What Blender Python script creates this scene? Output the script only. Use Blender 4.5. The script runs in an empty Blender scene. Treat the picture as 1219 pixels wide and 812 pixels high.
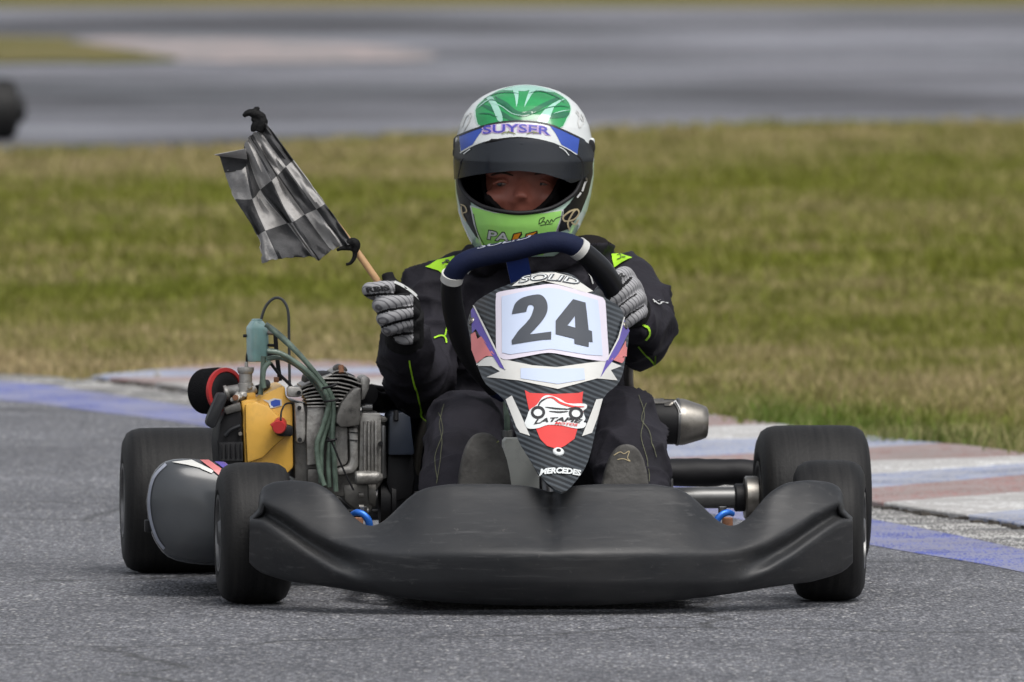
import bpy, bmesh, math, random
import numpy as np
from mathutils import Vector, Matrix, noise
from mathutils.bvhtree import BVHTree
from mathutils.geometry import tessellate_polygon

random.seed(7); rng = np.random.default_rng(7)
R = math.radians
scene = bpy.context.scene
COL = scene.collection

# ------------------------------------------------------------------ camera
PW, PH, FPX = 1219.0, 812.0, 16150.0          # photograph size, focal length in its pixels
CAMP = Vector((0.0, -25.0, 1.44))
PITCH = math.atan(619.0 / FPX)
cam = bpy.data.cameras.new('camera'); camo = bpy.data.objects.new('camera', cam); COL.objects.link(camo)
cam.sensor_width = 36.0; cam.lens = 36.0 * FPX / PW
cam.clip_start = 0.5; cam.clip_end = 5000
camo.location = CAMP; camo.rotation_euler = (R(90) - PITCH, 0, 0)
cam.dof.use_dof = True; cam.dof.focus_distance = 25.0; cam.dof.aperture_fstop = 11.0
scene.camera = camo

# ------------------------------------------------------------------ sky, sun, exposure
SUN_EL, SUN_AZ = 58.0, 150.0                   # azimuth clockwise from +Y
w = bpy.data.worlds.new('World'); scene.world = w; w.use_nodes = True
nt = w.node_tree; nt.nodes.clear()
sky = nt.nodes.new('ShaderNodeTexSky'); sky.sky_type = 'NISHITA'; sky.sun_disc = False
sky.sun_elevation = R(SUN_EL); sky.sun_rotation = R(SUN_AZ); sky.dust_density = 4.0; sky.air_density = 1.0
hsv = nt.nodes.new('ShaderNodeHueSaturation'); hsv.inputs['Saturation'].default_value = 0.28
bg = nt.nodes.new('ShaderNodeBackground'); bg.inputs[1].default_value = 0.12
wo = nt.nodes.new('ShaderNodeOutputWorld')
nt.links.new(sky.outputs[0], hsv.inputs['Color']); nt.links.new(hsv.outputs[0], bg.inputs[0]); nt.links.new(bg.outputs[0], wo.inputs[0])
sun = bpy.data.lights.new('sun', 'SUN'); sun.energy = 1.3; sun.angle = R(35); sun.color = (1.0, 0.97, 0.93)
suno = bpy.data.objects.new('sun', sun); COL.objects.link(suno)
sd = Vector((math.sin(R(SUN_AZ)) * math.cos(R(SUN_EL)), math.cos(R(SUN_AZ)) * math.cos(R(SUN_EL)), math.sin(R(SUN_EL))))
suno.rotation_euler = (-sd).to_track_quat('-Z', 'Y').to_euler()
scene.view_settings.view_transform = 'Standard'; scene.view_settings.look = 'None'
scene.view_settings.exposure = 0.42; scene.view_settings.gamma = 1.0
scene.view_settings.use_curve_mapping = False

# ------------------------------------------------------------------ projection helpers (where in the place a photo point lies)
cp, sp_ = math.cos(PITCH), math.sin(PITCH)
def ray(px, py):
    a = (px - PW / 2) / FPX; b = -(py - PH / 2) / FPX
    return Vector((a, cp + b * sp_, -sp_ + b * cp))
def G(px, py, z=0.0):                         # point on the ground
    d = ray(px, py); t = (z - CAMP.z) / d.z
    return CAMP + d * t
def proj(p):
    v = p - CAMP
    f = v.y * cp - v.z * sp_; u = v.y * sp_ + v.z * cp
    return (PW / 2 + FPX * v.x / f, PH / 2 - FPX * u / f)
YAW = R(4.8); ROOT = Matrix.Translation((0.055, 0.0, 0.0)) @ Matrix.Rotation(YAW, 4, 'Z'); RINV = ROOT.inverted()
CL = RINV @ CAMP
def lray(px, py): return RINV.to_3x3() @ ray(px, py)
def K(px, py, yb):                            # photo point at depth yb (metres behind the front axle), kart coordinates
    d = lray(px, py); t = (yb - CL.y) / d.y
    return CL + d * t
def kproj(p): return proj(ROOT @ p)
def S(yb): return (25.0 + yb) / FPX           # metres per photo pixel at depth yb

# ------------------------------------------------------------------ materials
def new_mat(name):
    m = bpy.data.materials.new(name); m.use_nodes = True
    return m, m.node_tree, m.node_tree.nodes['Principled BSDF']
def sock(n, *names):
    for k in names:
        if k in n.inputs: return n.inputs[k]
def mat(name, col, rough=0.5, metal=0.0, var=0.12, vscale=12.0, bump=0.0, bscale=60.0, spec=0.5, coat=0.0, rvar=0.0, trans=0.0, dirt=None, dirt_amt=0.5):
    m, t, b = new_mat(name); N, L = t.nodes, t.links
    b.inputs['Roughness'].default_value = rough; b.inputs['Metallic'].default_value = metal
    sock(b, 'Specular IOR Level').default_value = spec
    if coat: b.inputs['Coat Weight'].default_value = coat; b.inputs['Coat Roughness'].default_value = 0.12
    if trans: b.inputs['Transmission Weight'].default_value = trans
    tc = N.new('ShaderNodeTexCoord')
    n = N.new('ShaderNodeTexNoise'); n.inputs['Scale'].default_value = vscale; n.inputs['Detail'].default_value = 5
    L.new(tc.outputs['Object'], n.inputs['Vector'])
    r = N.new('ShaderNodeValToRGB')
    c = Vector(col[:3])
    r.color_ramp.elements[0].position = 0.3; r.color_ramp.elements[1].position = 0.72
    r.color_ramp.elements[0].color = (*(c * (1 - var)), 1); r.color_ramp.elements[1].color = (*[min(1, x) for x in c * (1 + var)], 1)
    L.new(n.outputs['Fac'], r.inputs[0]); out = r.outputs[0]
    if dirt:
        n3 = N.new('ShaderNodeTexNoise'); n3.inputs['Scale'].default_value = vscale * 1.7; n3.inputs['Detail'].default_value = 8; n3.inputs['Roughness'].default_value = 0.7
        L.new(tc.outputs['Object'], n3.inputs['Vector'])
        r3 = N.new('ShaderNodeValToRGB'); r3.color_ramp.elements[0].position = 0.5; r3.color_ramp.elements[1].position = 0.75
        r3.color_ramp.elements[1].color = (dirt_amt,) * 3 + (1,)
        L.new(n3.outputs['Fac'], r3.inputs[0])
        mx = N.new('ShaderNodeMixRGB'); mx.inputs[2].default_value = (*dirt, 1)
        L.new(r3.outputs[0], mx.inputs[0]); L.new(out, mx.inputs[1]); out = mx.outputs[0]
    L.new(out, b.inputs['Base Color'])
    if rvar:
        mr = N.new('ShaderNodeMapRange'); mr.inputs[3].default_value = max(0.02, rough - rvar); mr.inputs[4].default_value = min(1, rough + rvar)
        L.new(n.outputs['Fac'], mr.inputs[0]); L.new(mr.outputs[0], b.inputs['Roughness'])
    if bump:
        n2 = N.new('ShaderNodeTexNoise'); n2.inputs['Scale'].default_value = bscale; n2.inputs['Detail'].default_value = 4
        L.new(tc.outputs['Object'], n2.inputs['Vector'])
        bp = N.new('ShaderNodeBump'); bp.inputs['Strength'].default_value = bump; bp.inputs['Distance'].default_value = 0.01
        L.new(n2.outputs['Fac'], bp.inputs['Height']); L.new(bp.outputs[0], b.inputs['Normal'])
    return m

M = {}
M['plastic_black'] = mat('black_plastic', (0.013, 0.0145, 0.0175), 0.48, var=0.25, vscale=5, bump=0.06, bscale=25, spec=0.32, rvar=0.12, dirt=(0.035, 0.034, 0.033), dirt_amt=0.4)
M['rubber'] = mat('rubber', (0.018, 0.018, 0.019), 0.62, var=0.25, vscale=9, bump=0.12, bscale=140, rvar=0.1, dirt=(0.055, 0.052, 0.048), dirt_amt=0.4)
M['black'] = mat('matte_black', (0.008, 0.008, 0.0095), 0.55, var=0.2, bump=0.05, spec=0.3)
M['black_gloss'] = mat('gloss_black', (0.007, 0.0075, 0.0095), 0.35, var=0.2, spec=0.35)
M['navy_plastic'] = mat('navy_plastic', (0.016, 0.022, 0.035), 0.4, var=0.2)
M['foam'] = mat('filter_foam', (0.007, 0.007, 0.008), 0.95, var=0.2, bump=0.4, bscale=300, spec=0.1)
M['alu'] = mat('cast_aluminium', (0.36, 0.35, 0.33), 0.45, metal=0.55, var=0.3, vscale=25, bump=0.15, bscale=120, rvar=0.15, dirt=(0.06, 0.055, 0.045), dirt_amt=0.85)
M['alu_dark'] = mat('oily_aluminium', (0.15, 0.145, 0.135), 0.45, metal=0.5, var=0.35, vscale=25, bump=0.1, bscale=120, dirt=(0.03, 0.03, 0.03), dirt_amt=0.9)
M['steel'] = mat('steel', (0.26, 0.245, 0.22), 0.36, metal=0.85, var=0.3, vscale=20, rvar=0.14, dirt=(0.10, 0.09, 0.075), dirt_amt=0.6)
M['axle'] = mat('axle_steel', (0.13, 0.13, 0.128), 0.36, metal=0.8, var=0.3, vscale=20, rvar=0.1)
M['steel_dark'] = mat('dull_steel', (0.16, 0.16, 0.16), 0.35, metal=0.85, var=0.3, vscale=20, rvar=0.1)
M['yellow'] = mat('yellow_paint', (0.70, 0.40, 0.07), 0.3, var=0.12, vscale=14, dirt=(0.32, 0.17, 0.05), dirt_amt=0.4, bump=0.05, bscale=30)
M['red'] = mat('red_plastic', (0.45, 0.03, 0.03), 0.4)
M['rust'] = mat('rusty_metal', (0.28, 0.13, 0.07), 0.7, var=0.4)
M['blue_anod'] = mat('blue_anodised', (0.03, 0.16, 0.62), 0.3, metal=0.4)
M['teal'] = mat('teal_plastic', (0.27, 0.47, 0.45), 0.35, var=0.15, vscale=30, trans=0.25, dirt=(0.3, 0.33, 0.27), dirt_amt=0.4)
M['hose'] = mat('green_hose', (0.13, 0.18, 0.145), 0.14, var=0.45, vscale=40, trans=0.1, dirt=(0.05, 0.06, 0.05), dirt_amt=0.5)
M['hose_grey'] = mat('grey_hose', (0.07, 0.075, 0.075), 0.3, var=0.2)
M['grey_pod'] = mat('grey_film', (0.055, 0.060, 0.066), 0.2, var=0.2, vscale=5, rvar=0.1, dirt=(0.085, 0.08, 0.075), dirt_amt=0.35)
M['white'] = mat('white_vinyl', (0.60, 0.60, 0.575), 0.4, var=0.05, dirt=(0.5, 0.47, 0.42), dirt_amt=0.4)
M['white_clean'] = mat('white_gloss', (0.66, 0.69, 0.69), 0.2, var=0.03)
M['panel'] = mat('number_panel', (0.50, 0.57, 0.72), 0.35, var=0.03, vscale=5)
M['panel_edge'] = mat('panel_border', (0.62, 0.58, 0.66), 0.35, var=0.04)
M['digit'] = mat('digit_vinyl', (0.055, 0.062, 0.075), 0.5, var=0.1)
M['purple'] = mat('purple_vinyl', (0.10, 0.07, 0.33), 0.35)
M['red_vinyl'] = mat('red_vinyl', (0.62, 0.05, 0.045), 0.4, var=0.08)
M['pink_vinyl'] = mat('faded_red_vinyl', (0.56, 0.17, 0.17), 0.4, var=0.2)
M['ink'] = mat('black_ink', (0.02, 0.02, 0.022), 0.45)
M['green_helmet'] = mat('green_paint', (0.015, 0.26, 0.075), 0.12, var=0.2, vscale=20, coat=0.6)
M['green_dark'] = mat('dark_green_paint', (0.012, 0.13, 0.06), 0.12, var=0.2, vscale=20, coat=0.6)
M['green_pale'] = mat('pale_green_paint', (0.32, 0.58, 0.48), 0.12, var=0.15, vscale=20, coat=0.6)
M['mint'] = mat('mint_paint', (0.52, 0.72, 0.62), 0.14, var=0.08, coat=0.5)
M['lime'] = mat('lime_paint', (0.42, 0.88, 0.20), 0.22, var=0.06, coat=0.4)
M['lime_cloth'] = mat('lime_cloth', (0.38, 0.72, 0.03), 0.85, var=0.1, bump=0.2, bscale=300)
M['blue_strip'] = mat('blue_strip', (0.035, 0.085, 0.42), 0.3, var=0.1)
M['lilac'] = mat('lilac_ink', (0.50, 0.36, 0.62), 0.4)
M['indigo'] = mat('indigo_ink', (0.07, 0.07, 0.42), 0.4)
M['olive'] = mat('olive_ink', (0.22, 0.24, 0.08), 0.5)
M['gold'] = mat('gold_ink', (0.60, 0.50, 0.30), 0.4)
M['orange'] = mat('orange_ink', (0.80, 0.30, 0.02), 0.4)
M['silver'] = mat('silver_ink', (0.62, 0.63, 0.62), 0.4)
M['rim_ink'] = mat('worn_rim_print', (0.30, 0.32, 0.38), 0.6)
M['visor'] = mat('smoked_visor', (0.012, 0.015, 0.021), 0.14, var=0.1, vscale=6, spec=0.5)
M['liner'] = mat('helmet_liner', (0.012, 0.011, 0.011), 0.9, spec=0.1)
M['skin'] = mat('skin', (0.34, 0.115, 0.08), 0.5, var=0.18, vscale=40, bump=0.05, bscale=200)
M['lip'] = mat('brow_hair', (0.05, 0.03, 0.022), 0.8)
M['eye'] = mat('eye_white', (0.20, 0.14, 0.12), 0.3)
M['balaclava'] = mat('balaclava', (0.014, 0.012, 0.012), 0.95, spec=0.1)
M['suit'] = mat('suit_cloth', (0.0185, 0.0172, 0.0235), 0.8, var=0.3, vscale=7, bump=0.5, bscale=28, spec=0.25)
M['stitch'] = mat('stitch_thread', (0.10, 0.105, 0.06), 0.8)
M['sole'] = mat('shoe_sole', (0.078, 0.075, 0.070), 0.85, var=0.4, vscale=22, bump=0.3, bscale=80, dirt=(0.16, 0.155, 0.145), dirt_amt=0.5)
M['glove_black'] = mat('glove_black', (0.008, 0.008, 0.009), 0.85, bump=0.2, bscale=200, spec=0.25)
M['navy_grip'] = mat('navy_suede', (0.006, 0.011, 0.040), 0.75, var=0.25, spec=0.25, bump=0.1, bscale=200)
M['spoke_blue'] = mat('blue_spoke', (0.015, 0.045, 0.25), 0.3, metal=0.3)
M['wood'] = mat('bare_wood', (0.42, 0.25, 0.12), 0.6, var=0.2, vscale=30)
M['tape'] = mat('black_tape', (0.005, 0.005, 0.0055), 0.7, spec=0.2, bump=0.3, bscale=100)
M['concrete'] = mat('tray_paint', (0.62, 0.63, 0.58), 0.5, var=0.15, dirt=(0.2, 0.2, 0.18))
M['flag_dark'] = mat('flag_black', (0.068, 0.068, 0.070), 0.9, var=0.35, vscale=25, bump=0.25, bscale=220, spec=0.1)
M['flag_light'] = mat('flag_white', (0.37, 0.36, 0.35), 0.9, var=0.15, vscale=25, bump=0.25, bscale=220, spec=0.1, dirt=(0.22, 0.21, 0.2), dirt_amt=0.5)

def bumper_mat():
    m, t, b = new_mat('scuffed_plastic'); N, L = t.nodes, t.links
    tc = N.new('ShaderNodeTexCoord'); g = tc.outputs['Object']
    def nz(sc, det, rough=0.6, scale=1.0):
        mp = N.new('ShaderNodeMapping'); mp.inputs['Scale'].default_value = sc; L.new(g, mp.inputs['Vector'])
        n = N.new('ShaderNodeTexNoise'); n.inputs['Scale'].default_value = scale; n.inputs['Detail'].default_value = det; n.inputs['Roughness'].default_value = rough
        L.new(mp.outputs[0], n.inputs['Vector']); return n.outputs['Fac']
    def ramp(f, p0, p1, c0, c1):
        r = N.new('ShaderNodeValToRGB'); e = r.color_ramp.elements; e[0].position = p0; e[1].position = p1; e[0].color = (*c0, 1); e[1].color = (*c1, 1); L.new(f, r.inputs[0]); return r.outputs[0]
    def mix(f, a, c):
        x = N.new('ShaderNodeMixRGB'); L.new(f, x.inputs[0])
        for i, q in ((1, a), (2, c)):
            if isinstance(q, tuple): x.inputs[i].default_value = (*q, 1)
            else: L.new(q, x.inputs[i])
        return x.outputs[0]
    c = ramp(nz((4, 4, 9), 6), 0.3, 0.7, (0.0125, 0.0135, 0.0155), (0.024, 0.0255, 0.028))
    c = mix(ramp(nz((5, 30, 95), 5, 0.7), 0.56, 0.74, (0, 0, 0), (0.7, 0.7, 0.7)), c, (0.075, 0.076, 0.077))       # long scratches
    c = mix(ramp(nz((60, 60, 60), 5, 0.7), 0.63, 0.78, (0, 0, 0), (0.8, 0.8, 0.8)), c, (0.10, 0.095, 0.09))           # stone chips
    c = mix(ramp(nz((2.5, 5, 6), 7, 0.65), 0.48, 0.72, (0, 0, 0), (0.5, 0.5, 0.5)), c, (0.055, 0.053, 0.051))         # dust
    L.new(c, b.inputs['Base Color']); sock(b, 'Specular IOR Level').default_value = 0.4
    mr = N.new('ShaderNodeMapRange'); mr.inputs[3].default_value = 0.32; mr.inputs[4].default_value = 0.62; L.new(nz((6, 9, 20), 6), mr.inputs[0]); L.new(mr.outputs[0], b.inputs['Roughness'])
    bp = N.new('ShaderNodeBump'); bp.inputs['Strength'].default_value = 0.12; bp.inputs['Distance'].default_value = 0.01; L.new(nz((9, 20, 26), 6), bp.inputs['Height']); L.new(bp.outputs[0], b.inputs['Normal'])
    return m
M['bumper'] = bumper_mat()
def glove_mat():
    m, t, b = new_mat('glove_striped'); N, L = t.nodes, t.links
    tc = N.new('ShaderNodeTexCoord'); wv = N.new('ShaderNodeTexWave'); wv.inputs['Scale'].default_value = 48; wv.inputs['Distortion'].default_value = 1.6; wv.inputs['Detail Scale'].default_value = 1.2; wv.inputs['Detail'].default_value = 1
    wv.bands_direction = 'DIAGONAL'
    L.new(tc.outputs['Object'], wv.inputs['Vector'])
    r = N.new('ShaderNodeValToRGB'); r.color_ramp.elements[0].position = 0.06; r.color_ramp.elements[1].position = 0.26
    r.color_ramp.elements[0].color = (0.13, 0.13, 0.14, 1); r.color_ramp.elements[1].color = (0.33, 0.33, 0.34, 1)
    L.new(wv.outputs['Fac'], r.inputs[0]); L.new(r.outputs[0], b.inputs['Base Color']); b.inputs['Roughness'].default_value = 0.75
    return m
M['glove_grey'] = glove_mat()
def carbon_mat():
    m, t, b = new_mat('carbon_film'); N, L = t.nodes, t.links
    tc = N.new('ShaderNodeTexCoord'); mp = N.new('ShaderNodeMapping'); mp.inputs['Rotation'].default_value = (0, R(-22), 0)
    wv = N.new('ShaderNodeTexWave'); wv.bands_direction = 'Z'; wv.inputs['Scale'].default_value = 36; wv.inputs['Distortion'].default_value = 0.4
    L.new(tc.outputs['Object'], mp.inputs['Vector']); L.new(mp.outputs[0], wv.inputs['Vector'])
    r = N.new('ShaderNodeValToRGB'); r.color_ramp.elements[0].color = (0.007, 0.009, 0.011, 1); r.color_ramp.elements[1].color = (0.050, 0.059, 0.067, 1)
    r.color_ramp.elements[0].position = 0.35; r.color_ramp.elements[1].position = 0.8
    L.new(wv.outputs['Fac'], r.inputs[0]); L.new(r.outputs[0], b.inputs['Base Color']); b.inputs['Roughness'].default_value = 0.3
    return m
M['carbon'] = carbon_mat()
def tyre_mat():
    m, t, b = new_mat('slick_rubber'); N, L = t.nodes, t.links
    tc = N.new('ShaderNodeTexCoord'); mp = N.new('ShaderNodeMapping'); mp.inputs['Scale'].default_value = (110, 6, 6)
    n = N.new('ShaderNodeTexNoise'); n.inputs['Scale'].default_value = 1.0; n.inputs['Detail'].default_value = 5
    L.new(tc.outputs['Object'], mp.inputs['Vector']); L.new(mp.outputs[0], n.inputs['Vector'])
    r = N.new('ShaderNodeValToRGB'); r.color_ramp.elements[0].color = (0.005, 0.005, 0.0055, 1); r.color_ramp.elements[1].color = (0.018, 0.0175, 0.017, 1)
    r.color_ramp.elements[0].position = 0.3; r.color_ramp.elements[1].position = 0.75
    L.new(n.outputs['Fac'], r.inputs[0]); L.new(r.outputs[0], b.inputs['Base Color'])
    b.inputs['Roughness'].default_value = 0.6; sock(b, 'Specular IOR Level').default_value = 0.3
    n2 = N.new('ShaderNodeTexNoise'); n2.inputs['Scale'].default_value = 160; n2.inputs['Detail'].default_value = 4; L.new(tc.outputs['Object'], n2.inputs['Vector'])
    ad = N.new('ShaderNodeMath'); ad.operation = 'ADD'; L.new(n.outputs['Fac'], ad.inputs[0]); L.new(n2.outputs['Fac'], ad.inputs[1])
    bp = N.new('ShaderNodeBump'); bp.inputs['Strength'].default_value = 0.18; bp.inputs['Distance'].default_value = 0.004
    L.new(ad.outputs[0], bp.inputs['Height']); L.new(bp.outputs[0], b.inputs['Normal'])
    return m
M['tyre'] = tyre_mat()

def asphalt_mat(name, lo, hi, speck, big=1.2, crack=False, streak=False):
    m, t, b = new_mat(name); N, L = t.nodes, t.links
    tc = N.new('ShaderNodeTexCoord'); g = tc.outputs['Object']
    def nz(scale, det=4, rough=0.6):
        n = N.new('ShaderNodeTexNoise'); n.inputs['Scale'].default_value = scale; n.inputs['Detail'].default_value = det; n.inputs['Roughness'].default_value = rough
        L.new(g, n.inputs['Vector']); return n.outputs['Fac']
    def ramp(f, p0, p1, c0, c1):
        r = N.new('ShaderNodeValToRGB'); e = r.color_ramp.elements; e[0].position = p0; e[1].position = p1
        e[0].color = (*c0, 1); e[1].color = (*c1, 1); L.new(f, r.inputs[0]); return r.outputs[0]
    def mix(f, a, c, mode='MIX'):
        x = N.new('ShaderNodeMixRGB'); x.blend_type = mode
        if isinstance(f, float): x.inputs[0].default_value = f
        else: L.new(f, x.inputs[0])
        for i, q in ((1, a), (2, c)):
            if isinstance(q, tuple): x.inputs[i].default_value = (*q, 1)
            else: L.new(q, x.inputs[i])
        return x.outputs[0]
    vo = N.new('ShaderNodeTexVoronoi'); vo.inputs['Scale'].default_value = 165; mv = N.new('ShaderNodeMapping'); mv.inputs['Scale'].default_value = (1, 0.38, 1); L.new(g, mv.inputs['Vector']); L.new(mv.outputs[0], vo.inputs['Vector'])
    sep = N.new('ShaderNodeSeparateColor'); L.new(vo.outputs['Color'], sep.inputs[0])
    stone = ramp(sep.outputs[0], 0.25, 0.95, lo, hi)
    bright = ramp(sep.outputs[1], 0.91, 0.99, (0, 0, 0), (0.8, 0.8, 0.8))
    c = mix(bright, stone, speck)
    pits = ramp(vo.outputs['Distance'], 0.35, 0.75, (1, 1, 1), (0.45, 0.45, 0.46))
    c = mix(1.0, c, pits, 'MULTIPLY')
    c = mix(1.0, c, ramp(nz(big), 0.35, 0.65, (0.74, 0.74, 0.75), (1.16, 1.16, 1.16)), 'MULTIPLY')
    c = mix(1.0, c, ramp(nz(14, 5), 0.3, 0.7, (0.85, 0.85, 0.85), (1.12, 1.12, 1.12)), 'MULTIPLY')
    if streak:                                        # rubber laid down along the racing line
        mp = N.new('ShaderNodeMapping'); mp.inputs['Scale'].default_value = (0.16, 0.12, 1); L.new(g, mp.inputs['Vector'])
        n = N.new('ShaderNodeTexNoise'); n.inputs['Scale'].default_value = 1.0; n.inputs['Detail'].default_value = 9; n.inputs['Roughness'].default_value = 0.62; L.new(mp.outputs[0], n.inputs['Vector'])
        c = mix(1.0, c, ramp(n.outputs['Fac'], 0.40, 0.62, (0.42, 0.42, 0.43), (1.50, 1.50, 1.54)), 'MULTIPLY')
    if crack:
        mp = N.new('ShaderNodeMapping'); L.new(g, mp.inputs['Vector'])
        vc = N.new('ShaderNodeTexVoronoi'); vc.feature = 'DISTANCE_TO_EDGE'; vc.inputs['Scale'].default_value = 0.42
        n = N.new('ShaderNodeTexNoise'); n.inputs['Scale'].default_value = 3; n.inputs['Detail'].default_value = 6; L.new(g, n.inputs['Vector'])
        sc = N.new('ShaderNodeVectorMath'); sc.operation = 'SCALE'; sc.inputs['Scale'].default_value = 0.35; L.new(n.outputs['Color'], sc.inputs[0])
        av = N.new('ShaderNodeVectorMath'); av.operation = 'ADD'; L.new(g, av.inputs[0]); L.new(sc.outputs[0], av.inputs[1]); L.new(av.outputs[0], vc.inputs['Vector'])
        c = mix(ramp(vc.outputs['Distance'], 0.002, 0.007, (0.75, 0.75, 0.75), (0, 0, 0)), c, (0.03, 0.03, 0.03))
    L.new(c, b.inputs['Base Color']); b.inputs['Roughness'].default_value = 0.72
    if streak:                                        # damp patches shine a little more
        m2 = N.new('ShaderNodeMapping'); m2.inputs['Scale'].default_value = (0.25, 0.30, 1); L.new(g, m2.inputs['Vector'])
        nd = N.new('ShaderNodeTexNoise'); nd.inputs['Scale'].default_value = 1.0; nd.inputs['Detail'].default_value = 7; nd.inputs['Roughness'].default_value = 0.65; L.new(m2.outputs[0], nd.inputs['Vector'])
        L.new(ramp(nd.outputs['Fac'], 0.42, 0.60, (0.42, 0.42, 0.42), (0.85, 0.85, 0.85)), b.inputs['Roughness'])
    bp = N.new('ShaderNodeBump'); bp.inputs['Strength'].default_value = 0.6; bp.inputs['Distance'].default_value = 0.006; bp.invert = True
    L.new(vo.outputs['Distance'], bp.inputs['Height']); L.new(bp.outputs[0], b.inputs['Normal'])
    return m
M['asphalt'] = asphalt_mat('asphalt', (0.112, 0.115, 0.127), (0.262, 0.266, 0.285), (0.54, 0.53, 0.51), crack=True)
M['asphalt_far'] = asphalt_mat('asphalt_far', (0.15, 0.15, 0.165), (0.22, 0.22, 0.24), (0.34, 0.34, 0.35), big=0.25, streak=True)

def paint_mat(name, col, under, wear=0.5, speck=140):
    m, t, b = new_mat(name); N, L = t.nodes, t.links
    tc = N.new('ShaderNodeTexCoord'); g = tc.outputs['Object']
    n1 = N.new('ShaderNodeTexNoise'); n1.inputs['Scale'].default_value = speck; n1.inputs['Detail'].default_value = 3; mv = N.new('ShaderNodeMapping'); mv.inputs['Scale'].default_value = (1, 0.22, 1); L.new(g, mv.inputs['Vector']); L.new(mv.outputs[0], n1.inputs['Vector'])
    n2 = N.new('ShaderNodeTexNoise'); n2.inputs['Scale'].default_value = 5; n2.inputs['Detail'].default_value = 7; n2.inputs['Roughness'].default_value = 0.7; L.new(g, n2.inputs['Vector'])
    ad = N.new('ShaderNodeMath'); ad.operation = 'ADD'; L.new(n1.outputs['Fac'], ad.inputs[0]); L.new(n2.outputs['Fac'], ad.inputs[1])
    r = N.new('ShaderNodeValToRGB'); r.color_ramp.elements[0].position = 1.0 - 0.12 + (0.5 - wear) * 0.4; r.color_ramp.elements[1].position = min(1.0, 1.0 + 0.10 + (0.5 - wear) * 0.4)
    mr = N.new('ShaderNodeMath'); mr.operation = 'MULTIPLY'; mr.inputs[1].default_value = 1.0; L.new(ad.outputs[0], mr.inputs[0])
    L.new(mr.outputs[0], r.inputs[0])
    n3 = N.new('ShaderNodeTexNoise'); n3.inputs['Scale'].default_value = 7; n3.inputs['Detail'].default_value = 6; L.new(g, n3.inputs['Vector'])
    rc = N.new('ShaderNodeValToRGB'); c = Vector(col)
    rc.color_ramp.elements[0].position = 0.3; rc.color_ramp.elements[1].position = 0.7
    rc.color_ramp.elements[0].color = (*(c * 0.62), 1); rc.color_ramp.elements[1].color = (*[min(1, x * 1.18) for x in c], 1); L.new(n3.outputs['Fac'], rc.inputs[0])
    mx = N.new('ShaderNodeMixRGB'); L.new(r.outputs[0], mx.inputs[0]); L.new(rc.outputs[0], mx.inputs[1]); mx.inputs[2].default_value = (*under, 1)
    n4 = N.new('ShaderNodeTexNoise'); n4.inputs['Scale'].default_value = 2.6; n4.inputs['Detail'].default_value = 9; n4.inputs['Roughness'].default_value = 0.72; L.new(g, n4.inputs['Vector'])
    r4 = N.new('ShaderNodeValToRGB'); r4.color_ramp.elements[0].position = 0.47; r4.color_ramp.elements[1].position = 0.70; r4.color_ramp.elements[1].color = (0.6, 0.6, 0.6, 1); L.new(n4.outputs['Fac'], r4.inputs[0])
    m4 = N.new('ShaderNodeMixRGB'); L.new(r4.outputs[0], m4.inputs[0]); L.new(mx.outputs[0], m4.inputs[1]); m4.inputs[2].default_value = (0.19, 0.175, 0.16, 1)
    L.new(m4.outputs[0], b.inputs['Base Color']); b.inputs['Roughness'].default_value = 0.8; sock(b, 'Specular IOR Level').default_value = 0.2
    bp = N.new('ShaderNodeBump'); bp.inputs['Strength'].default_value = 0.5; bp.inputs['Distance'].default_value = 0.004
    L.new(ad.outputs[0], bp.inputs['Height']); L.new(bp.outputs[0], b.inputs['Normal'])
    return m
M['line_blue'] = paint_mat('line_blue', (0.10, 0.13, 0.42), (0.24, 0.25, 0.36), 0.48, 170)
M['line_white'] = paint_mat('line_white', (0.64, 0.63, 0.60), (0.13, 0.13, 0.13), 0.47, 170)
M['kerb_red'] = paint_mat('kerb_red', (0.33, 0.195, 0.185), (0.31, 0.25, 0.24), 0.50, 120)
M['kerb_white'] = paint_mat('kerb_white', (0.62, 0.62, 0.61), (0.42, 0.41, 0.40), 0.47, 120)
M['kerb_blue'] = paint_mat('kerb_blue', (0.25, 0.30, 0.46), (0.36, 0.38, 0.45), 0.50, 120)
M['apron'] = paint_mat('apron_paint', (0.40, 0.33, 0.32), (0.27, 0.245, 0.245), 0.55, 2.5)

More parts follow.
